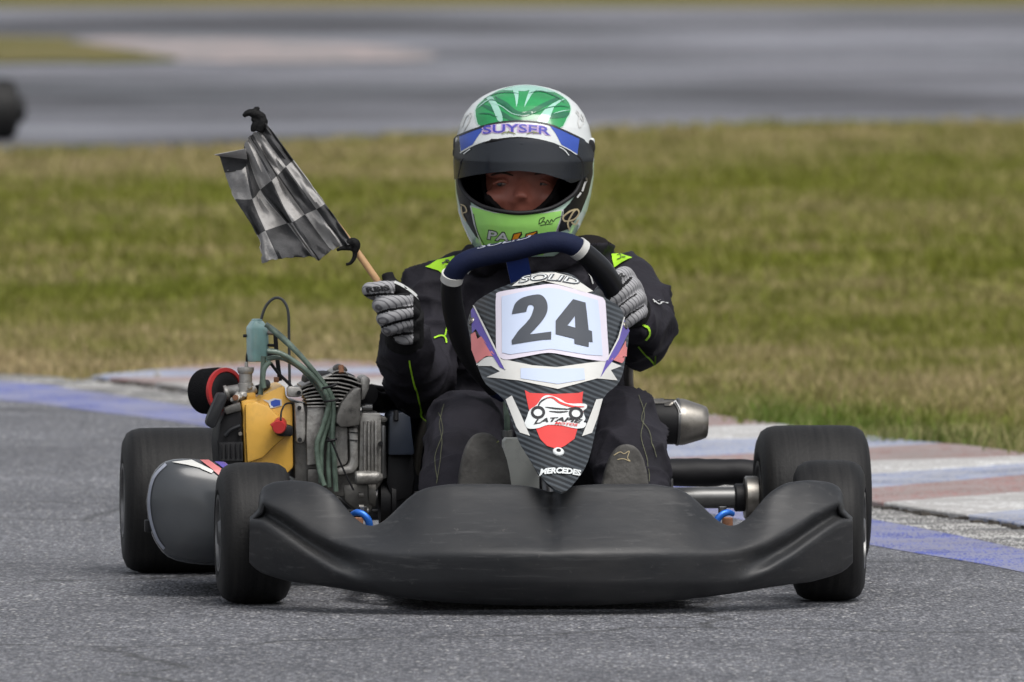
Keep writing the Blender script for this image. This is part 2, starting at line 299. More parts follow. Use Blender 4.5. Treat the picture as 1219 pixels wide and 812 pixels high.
def terrain_mat():
    m, t, b = new_mat('soil_and_thatch'); N, L = t.nodes, t.links
    tc = N.new('ShaderNodeTexCoord'); g = tc.outputs['Object']
    n1 = N.new('ShaderNodeTexNoise'); n1.inputs['Scale'].default_value = 0.35; n1.inputs['Detail'].default_value = 8; n1.inputs['Roughness'].default_value = 0.65; L.new(g, n1.inputs['Vector'])
    r = N.new('ShaderNodeValToRGB'); e = r.color_ramp.elements
    e[0].position = 0.32; e[0].color = (0.10, 0.115, 0.030, 1); e[1].position = 0.66; e[1].color = (0.24, 0.19, 0.10, 1)
    L.new(n1.outputs['Fac'], r.inputs[0])
    n2 = N.new('ShaderNodeTexNoise'); n2.inputs['Scale'].default_value = 30; n2.inputs['Detail'].default_value = 6; L.new(g, n2.inputs['Vector'])
    r2 = N.new('ShaderNodeValToRGB'); r2.color_ramp.elements[0].color = (0.45, 0.45, 0.45, 1); r2.color_ramp.elements[1].color = (1.3, 1.3, 1.2, 1); L.new(n2.outputs['Fac'], r2.inputs[0])
    mx = N.new('ShaderNodeMixRGB'); mx.blend_type = 'MULTIPLY'; mx.inputs[0].default_value = 1; L.new(r.outputs[0], mx.inputs[1]); L.new(r2.outputs[0], mx.inputs[2])
    L.new(mx.outputs[0], b.inputs['Base Color']); b.inputs['Roughness'].default_value = 0.95; sock(b, 'Specular IOR Level').default_value = 0.1
    bp = N.new('ShaderNodeBump'); bp.inputs['Strength'].default_value = 0.7; bp.inputs['Distance'].default_value = 0.04; L.new(n2.outputs['Fac'], bp.inputs['Height']); L.new(bp.outputs[0], b.inputs['Normal'])
    return m
M['terrain'] = terrain_mat()
def blade_mat():
    m, t, b = new_mat('grass_blades'); N, L = t.nodes, t.links
    a = N.new('ShaderNodeAttribute'); a.attribute_name = 'tint'
    L.new(a.outputs['Color'], b.inputs['Base Color']); b.inputs['Roughness'].default_value = 0.7; sock(b, 'Specular IOR Level').default_value = 0.2
    tr = N.new('ShaderNodeBsdfTranslucent'); L.new(a.outputs['Color'], tr.inputs[0])
    ms = N.new('ShaderNodeMixShader'); ms.inputs[0].default_value = 0.3
    L.new(b.outputs[0], ms.inputs[1]); L.new(tr.outputs[0], ms.inputs[2]); L.new(ms.outputs[0], N['Material Output'].inputs[0])
    return m
M['blades'] = blade_mat()

# ------------------------------------------------------------------ mesh helpers
def obj(name, me, m=None, parent=None, smooth=True, angle=40):
    o = bpy.data.objects.new(name, me); COL.objects.link(o)
    if m is not None and not me.materials: me.materials.append(m)
    if parent is not None: o.parent = parent
    if smooth and len(me.polygons):
        me.polygons.foreach_set('use_smooth', [True] * len(me.polygons))
        try: me.set_sharp_from_angle(angle=R(angle))
        except Exception: pass
    return o
def from_vf(name, vs, fs, m=None, parent=None, smooth=True, angle=40):
    me = bpy.data.meshes.new(name); me.from_pydata([tuple(v) for v in vs], [], fs); me.update()
    return obj(name, me, m, parent, smooth, angle)
def tag(o, label=None, cat=None, group=None, kind=None):
    if label: o['label'] = label
    if cat: o['category'] = cat
    if group: o['group'] = group
    if kind: o['kind'] = kind
    return o
class MB:
    """collects shapes; build() links them as one mesh"""
    def __init__(s): s.v = []; s.f = []
    def add(s, vs, fs):
        o = len(s.v); s.v += [Vector(v) for v in vs]; s.f += [[i + o for i in f] for f in fs]; return s
    def build(s, name, m, parent=None, smooth=True, angle=40): return from_vf(name, s.v, s.f, m, parent, smooth, angle)
def bm_vf(bm):
    bm.verts.index_update(); r = ([v.co.copy() for v in bm.verts], [[v.index for v in f.verts] for f in bm.faces]); bm.free(); return r
def catmull(pts, n=8, closed=False):
    P = [Vector(p) for p in pts]; out = []; L = len(P)
    if L < 3: return P
    rngi = range(L) if closed else range(L - 1)
    for i in rngi:
        if closed: a, b, c, d = P[i - 1], P[i], P[(i + 1) % L], P[(i + 2) % L]
        else: a = P[max(i - 1, 0)]; b = P[i]; c = P[i + 1]; d = P[min(i + 2, L - 1)]
        for k in range(n):
            t = k / n
            out.append(0.5 * ((2 * b) + (c - a) * t + (2 * a - 5 * b + 4 * c - d) * t * t + (3 * b - a - 3 * c + d) * t ** 3))
    if not closed: out.append(P[-1])
    return out
def tube(pts, rad, seg=12, smoothn=6, closed=False, caps=True, flat=1.0):
    """tube along pts, rad a number or one per point"""
    if isinstance(rad, (int, float)): rad = [rad] * len(pts)
    q = [Vector((p[0], p[1], p[2], r)) for p, r in zip(pts, rad)]
    if smoothn > 1 and len(q) > 2: q = catmull(q, smoothn, closed)
    P = [Vector(p[:3]) for p in q]; RR = [p[3] for p in q]; n = len(P)
    vs, fs = [], []; up = None
    for i in range(n):
        if closed: t = P[(i + 1) % n] - P[i - 1]
        else: t = P[min(i + 1, n - 1)] - P[max(i - 1, 0)]
        t.normalize()
        if up is None:
            up = Vector((0, 0, 1)) if abs(t.z) < 0.9 else Vector((0, 1, 0))
        up = (up - t * up.dot(t)); up.normalize(); sd_ = t.cross(up)
        for k in range(seg):
            a = 2 * math.pi * k / seg
            vs.append(P[i] + (up * math.cos(a) * flat + sd_ * math.sin(a)) * RR[i])
    m = n if closed else n - 1
    for i in range(m):
        for k in range(seg):
            a = i * seg + k; b = i * seg + (k + 1) % seg; c = ((i + 1) % n) * seg
            fs.append([a, b, c + (k + 1) % seg, c + k])
    if caps and not closed:
        fs.append(list(range(seg))[::-1]); fs.append([(n - 1) * seg + k for k in range(seg)])
    return vs, fs
def lathe(profile, org, axis, seg=32, closed=False):
    """profile [(along, radius)] turned about axis through org"""
    ax = Vector(axis).normalized(); u = ax.orthogonal().normalized(); v = ax.cross(u); org = Vector(org)
    vs, fs = [], []; n = len(profile)
    for (t, r) in profile:
        for k in range(seg):
            a = 2 * math.pi * k / seg; vs.append(org + ax * t + (u * math.cos(a) + v * math.sin(a)) * r)
    for i in range(n if closed else n - 1):
        j = (i + 1) % n
        for k in range(seg):
            fs.append([i * seg + k, i * seg + (k + 1) % seg, j * seg + (k + 1) % seg, j * seg + k])
    if not closed:
        fs.append(list(range(seg))[::-1]); fs.append([(n - 1) * seg + k for k in range(seg)])
    return vs, fs
def cyl(p0, p1, r, seg=16, bev=0.0):
    p0, p1 = Vector(p0), Vector(p1); L = (p1 - p0).length; b = bev or min(r, L) * 0.12
    return lathe([(0, r - b), (b, r), (L - b, r), (L, r - b)], p0, p1 - p0, seg)
def box(c, s, bev=0.0, rot=None):
    bm = bmesh.new(); bmesh.ops.create_cube(bm, size=1)
    for v in bm.verts: v.co = Vector((v.co.x * s[0], v.co.y * s[1], v.co.z * s[2]))
    if bev: bmesh.ops.bevel(bm, geom=list(bm.edges), offset=bev, segments=2, affect='EDGES', profile=0.6)
    if rot is not None: bmesh.ops.transform(bm, matrix=rot.to_4x4(), verts=bm.verts)
    for v in bm.verts: v.co += Vector(c)
    return bm_vf(bm)
def prism(poly, yb, depth, bev=0.0, seg=2, shift=(0, 0)):
    """outline given in photo pixels at depth yb, given a real thickness backwards"""
    bm = bmesh.new(); P = [K(x, y, yb) for x, y in poly]
    f = [bm.verts.new(p) for p in P]; b = [bm.verts.new(p + Vector((shift[0], depth, shift[1]))) for p in P]; n = len(P)
    bm.faces.new(f); bm.faces.new(b[::-1])
    for i in range(n): bm.faces.new([f[i], b[i], b[(i + 1) % n], f[(i + 1) % n]])
    bmesh.ops.recalc_face_normals(bm, faces=bm.faces)
    if bev:
        ed = [e for e in bm.edges if not (e.verts[0] in b and e.verts[1] in b)]
        bmesh.ops.bevel(bm, geom=ed, offset=bev, segments=seg, affect='EDGES', profile=0.55, clamp_overlap=True)
    return bm_vf(bm)
def apply_mods(o):
    dg = bpy.context.evaluated_depsgraph_get(); me = bpy.data.meshes.new_from_object(o.evaluated_get(dg))
    o.modifiers.clear(); old = o.data; o.data = me; bpy.data.meshes.remove(old); return o
def smooth_all(o, angle=60):
    me = o.data; me.polygons.foreach_set('use_smooth', [True] * len(me.polygons))
    try: me.set_sharp_from_angle(angle=R(angle))
    except Exception: pass

# ---- thin vinyl, paint and print laid on a surface
def bvh_of(*objs):
    vs, fs = [], []
    for o in objs:
        k = len(vs); vs += [v.co.copy() for v in o.data.vertices]; fs += [[i + k for i in p.vertices] for p in o.data.polygons]
    return BVHTree.FromPolygons(vs, fs)
def fill2d(polys):
    """polys: list of loops (first outer, others holes) -> verts, tris"""
    loops = [[Vector((x, y, 0)) for x, y in p] for p in polys]
    tris = tessellate_polygon(loops); vs = [v for l in loops for v in l]
    return [(v.x, v.y) for v in vs], [list(t) for t in tris]
def grid_cut(vs2, fs, step):
    bm = bmesh.new(); vv = [bm.verts.new((x, y, 0)) for x, y in vs2]
    for f in fs:
        try: bm.faces.new([vv[i] for i in f])
        except ValueError: pass
    xs = [v[0] for v in vs2]; ys = [v[1] for v in vs2]
    for ax, a, b in ((0, min(xs), max(xs)), (1, min(ys), max(ys))):
        k = math.floor(a / step) + 1
        while k * step < b:
            co = [0, 0, 0]; co[ax] = k * step; no = [0, 0, 0]; no[ax] = 1
            bmesh.ops.bisect_plane(bm, geom=list(bm.verts) + list(bm.edges) + list(bm.faces), plane_co=co, plane_no=no, dist=1e-4)
            k += 1
    return bm
def lay(vs2, fs, bvh, off=0.0015, step=5.0):
    bm = grid_cut(vs2, fs, step); dead = []
    for v in bm.verts:
        d = lray(v.co.x, v.co.y).normalized()
        hit, nrm, _, _ = bvh.ray_cast(CL, d)
        if hit is None:
            p = CL + d * 25.6; hit, nrm, _, _ = bvh.find_nearest(CL + d * ((bvh.find_nearest(p)[0] - CL).dot(d)))
        if nrm.dot(d) > 0: nrm = -nrm
        v.co = hit + nrm * off
    for f in bm.faces:
        f.normal_update()
        if f.normal.dot(f.calc_center_median() - CL) > 0: f.normal_flip()
    return bm_vf(bm)
def vinyl(name, polys, bvh, m, parent, off=0.0015, step=5.0):
    if not isinstance(polys[0][0], (list, tuple)) : polys = [polys]
    vs, fs = fill2d(polys); V, F = lay(vs, fs, bvh, off, step)
    return from_vf(name, V, F, m, parent, True, 80)
def stroke2d(pts, wd, taper=False, smooth=True):
    P = [Vector((x, y, 0)) for x, y in pts]
    if smooth and len(P) > 2: P = catmull(P, 6)
    a, b = [], []; n = len(P)
    for i, p in enumerate(P):
        t = P[min(i + 1, n - 1)] - P[max(i - 1, 0)]; t.normalize(); k = Vector((-t.y, t.x, 0)) * wd / 2
        if taper: k *= max(0.1, math.sin(math.pi * (0.08 + 0.84 * i / (n - 1))))
        a.append(((p + k).x, (p + k).y)); b.append(((p - k).x, (p - k).y))
    vs = a + b; fs = [[i, i + 1, n + i + 1, n + i] for i in range(n - 1)]
    return vs, fs
def strokes(name, lst, wd, bvh, m, parent, off=0.002, step=5.0, taper=False):
    for pts in lst:
        vs, fs = stroke2d(pts, wd, taper); o = from_vf(name, *lay(vs, fs, bvh, off, step), m, parent, True, 80)
    return o
def text2d(body, p0, p1, h, bold=0.0, shear=0.0, arch=0.0):
    cu = bpy.data.curves.new('t', 'FONT'); cu.body = body; cu.size = 1; cu.offset = bold; cu.shear = shear; cu.resolution_u = 3; cu.fill_mode = 'FRONT'
    o = bpy.data.objects.new('t', cu); COL.objects.link(o)
    dg = bpy.context.evaluated_depsgraph_get(); dg.update(); me = bpy.data.meshes.new_from_object(o.evaluated_get(dg))
    V = np.array([v.co[:2] for v in me.vertices]); F = [list(p.vertices) for p in me.polygons]
    bpy.data.objects.remove(o); bpy.data.curves.remove(cu); bpy.data.meshes.remove(me)
    lo, hi = V.min(0), V.max(0); V = (V - lo) / (hi - lo)
    p0 = np.array(p0, float); p1 = np.array(p1, float); e = p1 - p0; nrm = np.array([e[1], -e[0]]) / np.hypot(*e)
    Q = p0 + V[:, :1] * e + V[:, 1:2] * nrm * h + nrm * (arch * 4 * V[:, :1] * (1 - V[:, :1]))
    return [tuple(q) for q in Q], F
def lettering(name, body, p0, p1, h, bvh, m, parent, off=0.002, bold=0.02, shear=0.0, arch=0.0, step=6.0):
    vs, fs = text2d(body, p0, p1, h, bold, shear, arch); V, F = lay(vs, fs, bvh, off, step)
    return from_vf(name, V, F, m, parent, False)
def T(ox, oy, s): return lambda *pts: [(ox + u / s, oy + v / s) for u, v in pts]
def circ(cx, cy, rx, ry=None, n=20): return [(cx + rx * math.cos(2 * math.pi * k / n), cy + (ry or rx) * math.sin(2 * math.pi * k / n)) for k in range(n)]
def interp(x, xs, ys): return float(np.interp(x, xs, ys))
# ================================================================== THE SETTING
def sheet(name, pts, z, m, parent=None):
    bm = bmesh.new(); f = bm.faces.new([bm.verts.new((p[0], p[1], z)) for p in pts]); f.normal_update()
    if f.normal.z < 0: f.normal_flip()
    bmesh.ops.triangulate(bm, faces=bm.faces)
    me = bpy.data.meshes.new(name); bm.to_mesh(me); bm.free()
    return obj(name, me, m, parent, False)
def smooth2(pts, n=8): return [(p.x, p.y) for p in catmull([(x, y, 0) for x, y in pts], n)]
tag(sheet('terrain', [(-3000, -3000), (3000, -3000), (3000, 3000), (-3000, 3000)], -0.006, M['terrain']), kind='structure')

edge_px = smooth2([(-900, 428), (-400, 436), (0, 445), (107, 451), (259, 439), (440, 436), (690, 460), (840, 497), (1040, 525), (1219, 545), (1600, 612)])
edge_w = [G(x, y) for x, y in edge_px]
tag(sheet('track', [(-80, 16), (-30, 13)] + [(p.x, p.y) for p in edge_w] + [(4.5, -6), (9, -24), (16, -80), (-80, -80)], 0.0, M['asphalt']), kind='structure')

far_near = smooth2([(-2600, 250), (-700, 200), (0, 182), (250, 178), (500, 163), (900, 150), (1219, 148), (2600, 150), (4200, 160)])
far_w = [G(x, y) for x, y in far_near]
far_far = [G(x, 9) for x in (5200, 3000, 609, -1800, -4200)]
tag(sheet('far_track', [(p.x, p.y) for p in far_w] + [(p.x, p.y) for p in far_far], 0.0, M['asphalt_far']), kind='structure')
tri = smooth2([(-900, 40), (0, 45), (80, 51), (160, 63), (215, 72)]) + smooth2([(205, 75), (110, 77), (0, 77), (-900, 92)])
tag(sheet('grass_island', [tuple(G(x, y)[:2]) for x, y in tri], 0.012, M['terrain']), kind='structure')
apr = smooth2([(60, 48), (170, 46), (330, 49), (450, 55), (520, 66)]) + smooth2([(515, 72), (420, 75), (300, 76), (218, 75)]) + [(165, 62), (85, 50)]
tag(sheet('paved_apron', [tuple(G(x, y)[:2]) for x, y in apr], 0.008, M['apron']), kind='structure')

# painted edge lines
blue_top = smooth2([(-700, 436), (-300, 441), (0, 454), (111, 467), (240, 487), (640, 549), (1035, 618), (1219, 655), (1500, 720), (2300, 930)])
blue_bot = smooth2([(-700, 455), (-300, 462), (0, 477), (111, 490), (240, 507), (640, 573), (1035, 649), (1219, 682), (1500, 750), (2300, 975)])
white_top = smooth2([(-700, 430), (-300, 435), (0, 446), (111, 454), (240, 470), (640, 532), (1035, 603), (1219, 631), (1500, 690), (2300, 890)])
def line(name, a, b, m, z):
    P = [G(x, y) for x, y in a]; Q = [G(x, y) for x, y in b]; n = len(P)
    vs = [(p.x, p.y, z) for p in P + Q]; fs = [[n + i, n + i + 1, i + 1, i] for i in range(n - 1)]
    return from_vf(name, vs, fs, m, None, False)
tag(line('painted_line', blue_top, blue_bot, M['line_blue'], 0.001), kind='structure')
tag(line('painted_line', white_top, blue_top, M['line_white'], 0.0013), kind='structure')

# kerb pad: painted concrete blocks side by side, a worn lip towards the track
KH = 0.011
kerb_in = [(x, y - 1.0) for x, y in white_top if 107 < x]
kerb_out = [(x, y) for x, y in edge_px if 107 < x]
kerb_poly = [(109, 453)] + kerb_in[:-6] + [(1650, 700), (1640, 622)] + kerb_out[::-1][1:]
ke = [(436, 431), (443, 437), (450, 444), (458, 451), (467, 459), (477, 468), (487, 478), (500, 490), (513, 503), (528, 520), (548, 528), (560, 549), (583, 557), (603, 571), (620, 592), (650, 612), (690, 636), (735, 668), (790, 705), (850, 745)]
kerb = bpy.data.objects.new('kerb', None); COL.objects.link(kerb); tag(kerb, kind='structure')
kc = ['kerb_red', 'kerb_white', 'kerb_blue']
for i in range(-1, len(ke)):
    bm = bmesh.new(); bm.faces.new([bm.verts.new((x, y, 0)) for x, y in kerb_poly])
    def cut(pair, keep_below, d):
        y850, y1219 = pair; s = (y1219 - y850) / 369.0
        n = Vector((-s, 1, 0)).normalized(); co = Vector((850, y850 + d, 0))
        bmesh.ops.bisect_plane(bm, geom=list(bm.verts) + list(bm.edges) + list(bm.faces), plane_co=co, plane_no=n, clear_inner=keep_below, clear_outer=not keep_below)
    if i >= 0: cut(ke[i], True, 0.12)
    if i + 1 < len(ke): cut(ke[i + 1], False, -0.12)
    if not bm.faces: bm.free(); continue
    lift = 0.0007 * ((i * 7) % 3)
    for v in bm.verts:
        p = G(v.co.x, v.co.y, 0.0); v.co = (p.x, p.y, 0.0)
    r = bmesh.ops.extrude_face_region(bm, geom=list(bm.faces))
    for v in [g for g in r['geom'] if isinstance(g, bmesh.types.BMVert)]: v.co.z = KH + lift
    bmesh.ops.recalc_face_normals(bm, faces=bm.faces)
    top = [e for e in bm.edges if all(v.co.z > 0.008 for v in e.verts) and len(e.link_faces) == 2 and any(abs(f.normal.z) < 0.5 for f in e.link_faces)]
    bmesh.ops.bevel(bm, geom=top, offset=0.003, segments=1, affect='EDGES', clamp_overlap=True)
    me = bpy.data.meshes.new('kerb_block'); bm.to_mesh(me); bm.free()
    obj('kerb_block', me, M[kc[(i - 1) % 3 if i >= 0 else 0]], kerb, False)
# crumbled, dirty joint between kerb and white line
b = MB(); prev = None
for k, (x, y) in enumerate([p for p in white_top if 109 < p[0] < 1600]):
    for j in range(7):
        px = x + random.uniform(0, 60); py = interp(px, [p[0] for p in white_top], [p[1] for p in white_top]) + random.uniform(-2.0, 1.5)
        p = G(px, py); s = random.uniform(0.004, 0.012)
        vv, ff = box(p + Vector((0, 0, s * 0.3)), (s * random.uniform(1, 2.4), s * 1.6, s * 0.7), 0, Matrix.Rotation(random.uniform(0, 3), 3, 'Z'))
        b.add(vv, ff)
tag(b.build('kerb_rubble', mat('rubble', (0.06, 0.053, 0.045), 0.9, var=0.5, vscale=30), None, False), 'loose crumbs and dirt along the foot of the kerb', 'rubble', kind='stuff')

# grass blades
exs = np.array([p[0] for p in edge_px]); eys = np.array([p[1] for p in edge_px])
fxs = np.array([p[0] for p in far_near]); fys = np.array([p[1] for p in far_near])
def np_proj(X, Y):
    vx, vy, vz = X, Y - CAMP.y, -CAMP.z
    f = vy * cp - vz * sp_; u = vy * sp_ + vz * cp
    return PW / 2 + FPX * vx / f, PH / 2 - FPX * u / f
def vnoise(X, Y, s, seed):
    g = np.random.default_rng(seed).random((256, 256)); x = X * s + 57.3; y = Y * s + 11.7
    xi = np.floor(x).astype(int); yi = np.floor(y).astype(int); fx = x - xi; fy = y - yi
    fx = fx * fx * (3 - 2 * fx); fy = fy * fy * (3 - 2 * fy); g_ = lambda a, c: g[a % 256, c % 256]
    return (g_(xi, yi) * (1 - fx) + g_(xi + 1, yi) * fx) * (1 - fy) + (g_(xi, yi + 1) * (1 - fx) + g_(xi + 1, yi + 1) * fx) * fy
def grass(name, n, y0, y1, hw0, hw1, h0, h1, wd, seed, label):
    g = np.random.default_rng(seed)
    Y = y0 + (y1 - y0) * g.random(n) ** 1.0; hw = hw0 + (hw1 - hw0) * (Y - y0) / (y1 - y0)
    X = (g.random(n) * 2 - 1) * hw
    px, py = np_proj(X, Y)
    eb = np.interp(px, exs, eys); fb = np.interp(px, fxs, fys)
    dist = (eb - py)                                   # photo rows behind the track edge
    ok = (dist > -1.0 + 13 * (vnoise(X, Y, 7, 3) - 0.62)) & (py > fb + 1.0)
    clump = vnoise(X, Y, 3.2, 5) * 0.6 + vnoise(X, Y, 9.0, 6) * 0.4
    ok &= g.random(n) < (0.25 + 1.1 * clump)
    X, Y, px, py, eb, fb, dist, clump = [a[ok] for a in (X, Y, px, py, eb, fb, dist, clump)]; n = len(X)
    # dry straw where the verge is scuffed and along the far edge, green in between
    big = vnoise(X, Y, 0.55, 8); mid = vnoise(X, Y, 1.7, 9); fine = vnoise(X, Y, 6, 10)
    dry = 0.17 + 0.45 * (big - 0.5) + 0.5 * (mid - 0.5) + 0.5 * (fine - 0.5)
    near = np.exp(-(dist / 32.0) ** 2); far = np.exp(-((py - fb) / 38.0) ** 2)
    right = np.clip((px - 760) / 150, 0, 1)
    band = np.exp(-((dist - 62) / 26.0) ** 2)
    dry += near * (0.60 - 0.62 * right) + far * 0.32 + band * right * 0.32
    dry = np.clip(dry + g.normal(0, 0.16, n), 0, 1)
    green = np.stack([0.150 + 0.06 * fine, 0.172 + 0.05 * fine, 0.022 + 0.012 * fine], 1)
    vivid = (near * right)[:, None]
    green = green * (1 - vivid) + vivid * np.array([0.115, 0.175, 0.030])
    straw = np.array([0.44, 0.345, 0.20]) * (0.75 + 0.5 * g.random(n))[:, None]
    col = green * (1 - dry[:, None]) + straw * dry[:, None]
    col *= (0.82 + 0.36 * g.random(n))[:, None]
    h = (h0 + (h1 - h0) * g.random(n)) * (0.5 + 0.9 * clump) * (1 - 0.45 * near * (1 - right))
    a = g.random(n) * 2 * np.pi; lean = 0.2 + 0.9 * g.random(n); b2 = g.random(n) * 2 * np.pi
    wv = wd * (0.6 + 0.8 * g.random(n))
    sx, sy = np.cos(a) * wv, np.sin(a) * wv; lx, ly = np.cos(b2) * h * lean, np.sin(b2) * h * lean
    z0 = np.full(n, -0.01)
    V = np.stack([np.stack([X - sx, Y - sy, z0], 1), np.stack([X + sx, Y + sy, z0], 1),
                  np.stack([X + sx * .7 + lx * .4, Y + sy * .7 + ly * .4, h * .6], 1), np.stack([X - sx * .7 + lx * .4, Y - sy * .7 + ly * .4, h * .6], 1),
                  np.stack([X + lx, Y + ly, h], 1)], 1).reshape(-1, 3)
    base = np.arange(n)[:, None] * 5
    loops = np.concatenate([base + np.array([[0, 1, 2, 3]]), base + np.array([[3, 2, 4]])], 1).reshape(-1)
    starts = (np.arange(n)[:, None] * 7 + np.array([[0, 4]])).reshape(-1); tot = np.tile([4, 3], n)
    me = bpy.data.meshes.new(name); me.vertices.add(n * 5); me.loops.add(n * 7); me.polygons.add(n * 2)
    me.vertices.foreach_set('co', V.ravel()); me.loops.foreach_set('vertex_index', loops.astype(np.int32))
    me.polygons.foreach_set('loop_start', starts.astype(np.int32)); me.polygons.foreach_set('loop_total', tot.astype(np.int32))
    me.update(calc_edges=True)
    at = me.color_attributes.new('tint', 'FLOAT_COLOR', 'POINT')
    c4 = np.ones((n, 5, 4)); c4[:, :, :3] = col[:, None, :]; at.data.foreach_set('color', c4.ravel())
    o = obj(name, me, M['blades'], None, False)
    return tag(o, label, 'grass', kind='stuff')
grass('grass', 290000, 1.5, 17.0, 2.6, 3.4, 0.014, 0.044, 0.0028, 21, 'short scuffed grass on the verge just behind the kerb')
grass('grass', 300000, 15.0, 42.0, 5.0, 8.5, 0.018, 0.050, 0.007, 22, 'blurred mown grass field between the two strips of track')
# ================================================================== THE KART
def root_empty(name, label, cat, group=None):
    o = bpy.data.objects.new(name, None); COL.objects.link(o); o.matrix_world = ROOT; o.empty_display_size = 0.2
    return tag(o, label, cat, group)
kart = root_empty('go_kart', 'racing go-kart with white number 24 front panel and wide black bumper', 'go-kart')

# ---- wheels
def wheel(cx, yb, rad, wd, steer, hub_out, camber=0.0):
    """cx, yb: centre in kart coordinates"""
    rot = Matrix.Translation((cx, yb, rad)) @ Matrix.Rotation(steer, 4, 'Z') @ Matrix.Rotation(camber, 4, 'Y')
    hw = wd / 2; sh = 0.026; rr = 0.066
    prof = [(-hw + 0.012, rr), (-hw + 0.003, rr + 0.012), (-hw, rad - 0.050), (-hw + 0.002, rad - sh), (-hw + 0.009, rad - 0.011), (-hw + 0.020, rad - 0.004), (-hw + 0.034, rad - 0.0008)]
    prof += [(-hw * 0.35, rad)]; prof = prof + [(-t, r) for t, r in prof[::-1]]
    prof += [(hw - 0.02, rr - 0.004), (-hw + 0.02, rr - 0.004)]
    v, f = lathe(prof, (0, 0, 0), (1, 0, 0), 72, closed=True)
    wh = bpy.data.objects.new('wheel', None); COL.objects.link(wh); wh.parent = kart
    ty = from_vf('tyre', [rot @ x for x in v], f, M['tyre'], wh, True, 50)
    for s in (-1, 1):
        b = MB(); b.add(*lathe([(s * (hw - 0.006), rr + 0.001), (s * (hw - 0.001), rr + 0.005), (s * (hw - 0.001), rr - 0.002), (s * (hw - 0.02), rr - 0.008), (s * (hw - 0.055), 0.050), (s * (hw - 0.065), 0.03), (s * (hw - 0.065), 0.012)], (0, 0, 0), (1, 0, 0), 40))
        from_vf('rim', [rot @ x for x in b.v], b.f, M['steel_dark'], wh, True, 40)
    b = MB(); o = 1 if cx > 0 else -1
    b.add(*lathe([(-o * (hw - 0.03), 0.022), (o * (hw - 0.055), 0.026), (o * (hw + hub_out - 0.006), 0.026), (o * (hw + hub_out), 0.02)], (0, 0, 0), (1, 0, 0), 24))
    from_vf('hub', [rot @ x for x in b.v], b.f, M['steel_dark'], wh, True, 40)
    return ty
def kx(px, yb): return K(px, 600, yb).x
FR, RR_ = 0.130, 0.139
tyres = []
tyres.append(wheel((kx(257, 0) + kx(347, 0)) / 2, 0.0, FR, 0.134, R(1.0), 0.0))
tyres.append(wheel((kx(941, 0) + kx(1033, 0)) / 2, 0.0, FR, 0.134, R(-8.5), 0.0))
tyres.append(wheel(kx(144, 1.04) + 0.108, 1.04, RR_, 0.212, 0, -0.02))
tyres.append(wheel((kx(899, 1.04) + kx(1034, 1.04)) / 2, 1.04, RR_, 0.212, 0, -0.02))

# ---- front bumper
U = [0, 12, 30, 60, 120, 146, 160, 172, 184, 198, 212, 226, 238, 248, 262, 282, 308, 334, 341, 344, 345, 351, 357]
TOP = [588, 585, 581, 579, 579, 583, 589, 599, 611, 624, 630, 627, 617, 605, 588, 577, 574.5, 577, 583, 591, 607, 614, 619]
CRE = [661, 661, 661, 661, 660, 660, 659, 659, 658, 657, 656, 654, 652, 649, 645, 640, 634, 627, 625, 624, 623, 622, 621]
BOT = [718, 718, 718, 717.5, 714.5, 712, 711, 709, 708, 706, 704, 702, 700, 698, 696, 693, 690, 683, 680, 679, 678, 674, 667]
US = sorted(set([float(u) for u in np.arange(0, 334, 7)] + [12, 338, 341, 343, 344, 345, 347, 350, 353, 355.5, 357])); cols = [-u for u in US[::-1][:-1]] + US
CU = [0, 170, 190, 220, 255, 284, 314, 335, 341, 345]; CY = [661, 661, 660, 657, 648, 633, 612, 601, 599, 609]       # upper crease
DU = [0, 200, 230, 255, 284, 313, 334, 345, 357]; DY = [692, 692, 690, 681, 664, 643, 628, 622.5, 621]                    # lower ridge running out to the tip
ring = []
for u in cols:
    a = abs(u); k = a / 357.0
    tp, bt = interp(a, U, TOP), interp(a, U, BOT); cr = max(interp(a, CU, CY), tp + 1.5); rd = max(interp(a, DU, DY), cr + 2)
    yc = -0.47 + 0.25 * k ** 2.2; yt = yc + 0.15 * (1 - 0.72 * k); ybm = yc + 0.05 * (1 - k) + 0.015
    g = max(0.0, min(1.0, (a - 205) / 60)); g = g * g * (3 - 2 * g)
    yr = yc + 0.012 - 0.020 * g
    vg = 0.018 * math.exp(-(a / 9.0) ** 2) * 1.0
    X = 656 + u
    pt = lambda y, d: K(X, y, d)
    ring.append([pt(tp + 5, yt + 0.05), pt(tp + 1.2, yt + 0.012), pt(tp, yt), pt(tp + (cr - tp) * 0.08, yt - 0.006 + vg),
                 pt(tp + (cr - tp) * 0.45, yt + (yc - yt) * 0.42 + vg), pt(tp + (cr - tp) * 0.85, yt + (yc - yt) * 0.86 + vg * .4),
                 pt(tp + (cr - tp) * 0.97, yt + (yc - yt) * 0.99), pt(cr + (rd - cr) * 0.05, yc + 0.004 * g), pt(cr + (rd - cr) * 0.40, yc + (yr - yc) * 0.4 + 0.034 * g),
                 pt(cr + (rd - cr) * 0.78, yc + (yr - yc) * 0.8 + 0.018 * g), pt(rd - 1.5, yr), pt(rd + 1.5, yr + 0.002),
                 pt(rd + (bt - rd) * 0.55, yr + (ybm - yr) * 0.6), pt(bt - 2.5, ybm), pt(bt, ybm + 0.012), pt(bt - 2, ybm + 0.06)])
nr = len(ring[0]); vs = [p for r_ in ring for p in r_]
fs = [[i * nr + j, (i + 1) * nr + j, (i + 1) * nr + j + 1, i * nr + j + 1] for i in range(len(ring) - 1) for j in range(nr - 1)]
bumper = from_vf('front_bumper', vs, fs, M['bumper'], kart)
md = bumper.modifiers.new('s', 'SOLIDIFY'); md.thickness = 0.006; md.offset = -1
